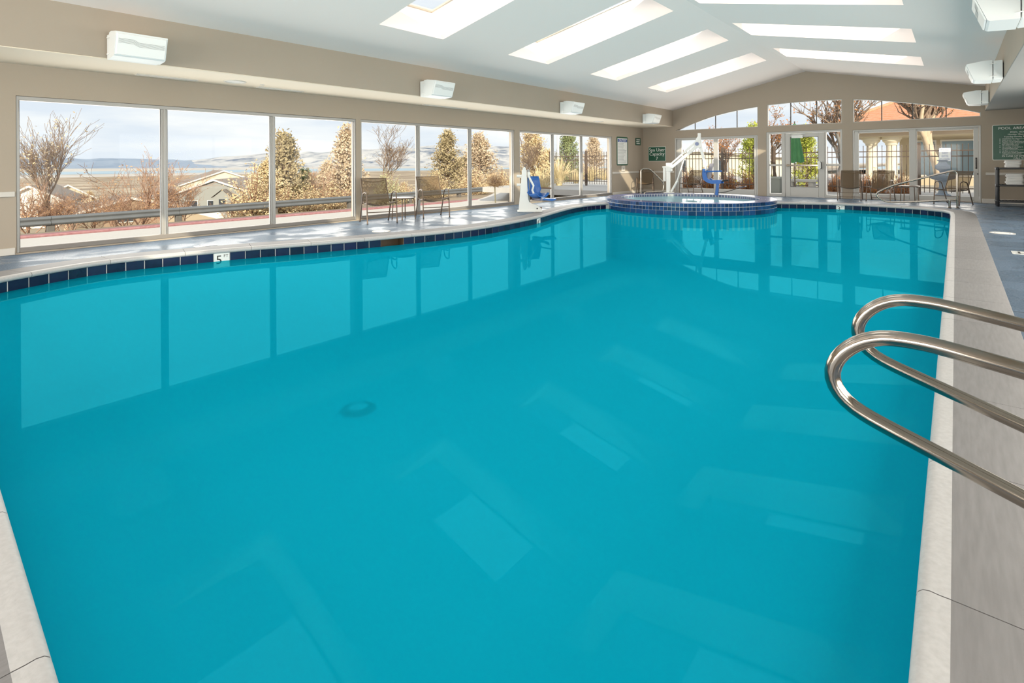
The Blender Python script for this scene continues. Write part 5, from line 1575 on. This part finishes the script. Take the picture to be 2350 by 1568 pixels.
part('basin', MB().lathe([(.08, .54), (.30, .62), (.42, .72), (.43, .75), (.40, .75), (.25, .68), (0, .66)], (ux2, uy2, -.03), 36), M_URN, fo)
part('urn', MB().lathe([(0, .66), (.10, .68), (.07, .80), (.09, .88), (.19, .96), (.20, 1.06), (.12, 1.14), (.10, 1.2), (.15, 1.24), (.14, 1.26), (0, 1.25)], (ux2, uy2, -.03), 28), M_URN, fo)
# building with columns and orange tile roof
bl = thing('neighbouring_building', 'tan building with round columns and an orange tiled hip roof behind the fence', 'building', (2, 33, 0))
M_STUC = mat('tan_stucco', (.58, .50, .36), .85, noise_=(2, .6, 4, (.64, .56, .42)))
part('wall', MB().box((-2.2, 33.5, -.1), (12, 40, 2.75)), M_STUC, bl, False)
part('entablature', MB().bbox((-4.6, 30.4, 2.36), (12, 33.6, 2.78), .03), M_STUC, bl)
M_COLW = mat('cream_column', (.78, .71, .56), .8)
for cx in (-3.15, -2.35, 4.6):
    cl = part('column', MB().lathe([(.30, -.1), (.30, .12), (.25, .2), (.23, 1.2), (.205, 1.95)], (cx, 31.0, 0), 24), M_COLW, bl)
    part('capital', MB().lathe([(.205, 1.95), (.25, 1.98), (.25, 2.05), (.30, 2.10), (.36, 2.16), (.36, 2.22), (.42, 2.25), (.42, 2.36)], (cx, 31.0, 0), 24), M_COLW, cl)
for wx, ww in ((-1.2, .8), (.1, 1.2), (1.6, 1.0), (3.2, 1.6)):
    f = part('window', MB().bbox((wx - ww / 2 - .08, 33.42, .4), (wx + ww / 2 + .08, 33.55, 2.25), .02), M_WHITEW, bl, False)
    part('pane', MB().box((wx - ww / 2, 33.40, .5), (wx + ww / 2, 33.43, 2.15)), mat('blue_reflecting_pane', (.16, .25, .32), .15), f, False)
M_RTILE = mat('orange_roof_tile', (.52, .20, .105), .85, noise_=(8, .9, 4, (.70, .40, .27)))
ex0, ez, rz_ = -5.2, 2.78, 5.35
apx = Vector((-.2, 36.6, rz_)); c0_ = Vector((ex0, 29.9, ez)); c1_ = Vector((13, 29.9, ez)); c2_ = Vector((13, 36.6, rz_)); c3_ = Vector((ex0, 43, ez))
part('roof', MB().add([c0_, c1_, c2_, apx, c3_, c0_ - Vector((0, 0, .12)), c1_ - Vector((0, 0, .12))], [(0, 1, 2, 3), (0, 3, 4), (0, 1, 6, 5)]), M_RTILE, bl, False)
tl = MB()
nrow = 22
for i in range(nrow):
    f0, f1 = i / nrow, (i + 1) / nrow
    a, b = c0_.lerp(apx, f0), c1_.lerp(c2_, f0); a2, b2 = c0_.lerp(apx, f1), c1_.lerp(c2_, f1)
    up = Vector((0, 0, .05))
    tl.add([a + up, b + up, b2 + up * .2, a2 + up * .2, a, b], [(0, 1, 2, 3), (0, 1, 5, 4)])
part('tile_courses', tl, M_RTILE, bl, False, kind='stuff')
part('hip_ridge', MB().tube([c0_ + Vector((0, 0, .06)), apx + Vector((0, 0, .06)), c2_ + Vector((0, 0, .06))], .09, 8), M_RTILE, bl)
# far pale house left of the building, seen over the fence
fh = house('low cream house beyond the fence behind the left slider', 1600, 48, -.6, 16, 8, 2.3, 3.0, .1, M_CREAMW, [(-4, .9, 1.0, 1.1), (-1.5, .9, 1.0, 1.1), (2, .9, 1.2, 1.1)])
# trees and bushes in and behind the patio
M_TANB = mat('tan_smooth_bark', (.50, .38, .26), .85, noise_=(8, .8, 4, (.62, .50, .36)))
def big_tree(label, x, y, seed, h, lean, leafm, nl, barkm, spread=.75, r0=.16, extra=0):
    lb, tp = twig_tree(seed, h, spread, 4, (5, 5, 4, 3), r0, lean, .36, .6, .62)
    t = thing('patio_tree', label, 'tree', (x, y, -.05), 'trees beyond the patio fence', True, rnd.uniform(-.3, .3))
    part('trunk', limbs_mesh(lb, 0, 1, .01), barkm, t, True, False)
    part('branches', limbs_mesh(lb, 2, 9, .006), M_BARK, t, True, False)
    part('leaves', leaves_mesh(tp, nl, .05, random.Random(seed), .06), leafm, t, False, False)
x_, y_ = onY(2163, 27.5)
big_tree('pale trunked tree behind the gate notice', x_, y_, 61, 7.0, .05, M_LORANGE, 700, M_TANB, r0=.20)
x_, y_ = onY(1907, 26.0)
big_tree('grey leaning tree seen through the right sidelight', x_, y_, 62, 7.5, .45, M_LORANGE, 900, mat('grey_trunk_bark', (.23, .22, .21), .9), r0=.17)
x_, y_ = onY(1782, 30.0)
big_tree('orange leaved young tree seen through the left sidelight', x_, y_, 63, 5.2, 0, M_LORANGE, 1500, M_BARK, r0=.08)
x_, y_ = onY(1668, 33.0)
big_tree('orange leaved tree in the middle of the left slider', x_, y_, 64, 4.2, 0, M_LORANGE, 1500, M_BARK, r0=.07)
for px_, Y_, h, w, lab in [(1728, 29.0, 3.6, .75, 'lime green bush at the right edge of the left slider'), (1850, 28.5, 3.3, .75, 'lime green bush behind the exit door glass')]:
    put_plant('conifer', 71, px_, Y=Y_, h=h, w=w, name='lime_bush', label=lab, cat='bush', z=-.03, m=M_LLIME)
for i, (px_, Y_, h, m, lab) in enumerate([(1580, 24.8, 1.15, M_LORANGE, 'low russet bush behind the fence at the left of the left slider'), (1625, 24.9, 1.2, M_LTAN, 'low tan bush behind the fence near the slider mullion'), (1672, 24.8, 1.1, M_LORANGE, 'low russet bush behind the fence right of the slider mullion'), (1715, 24.9, 1.0, M_LBROWN, 'low rusty bush behind the fence at the right of the left slider'),
        (2010, 24.7, 1.1, M_LORANGE, 'low russet bush behind the fence in the right slider'), (2070, 24.6, 1.0, M_LBROWN, 'low rusty bush in front of the round column'), (1985, 24.6, .8, M_LTAN, 'low tan bush at the left of the right slider'), (1915, 24.7, .9, M_LGREEN, 'low green bush behind the right sidelight')]):
    put_plant('bush', 45, px_, Y=Y_, h=h, w=1.0, name='low_bush', label=lab, cat='bush', z=-.03, group='low bushes along the patio fence', m=m)
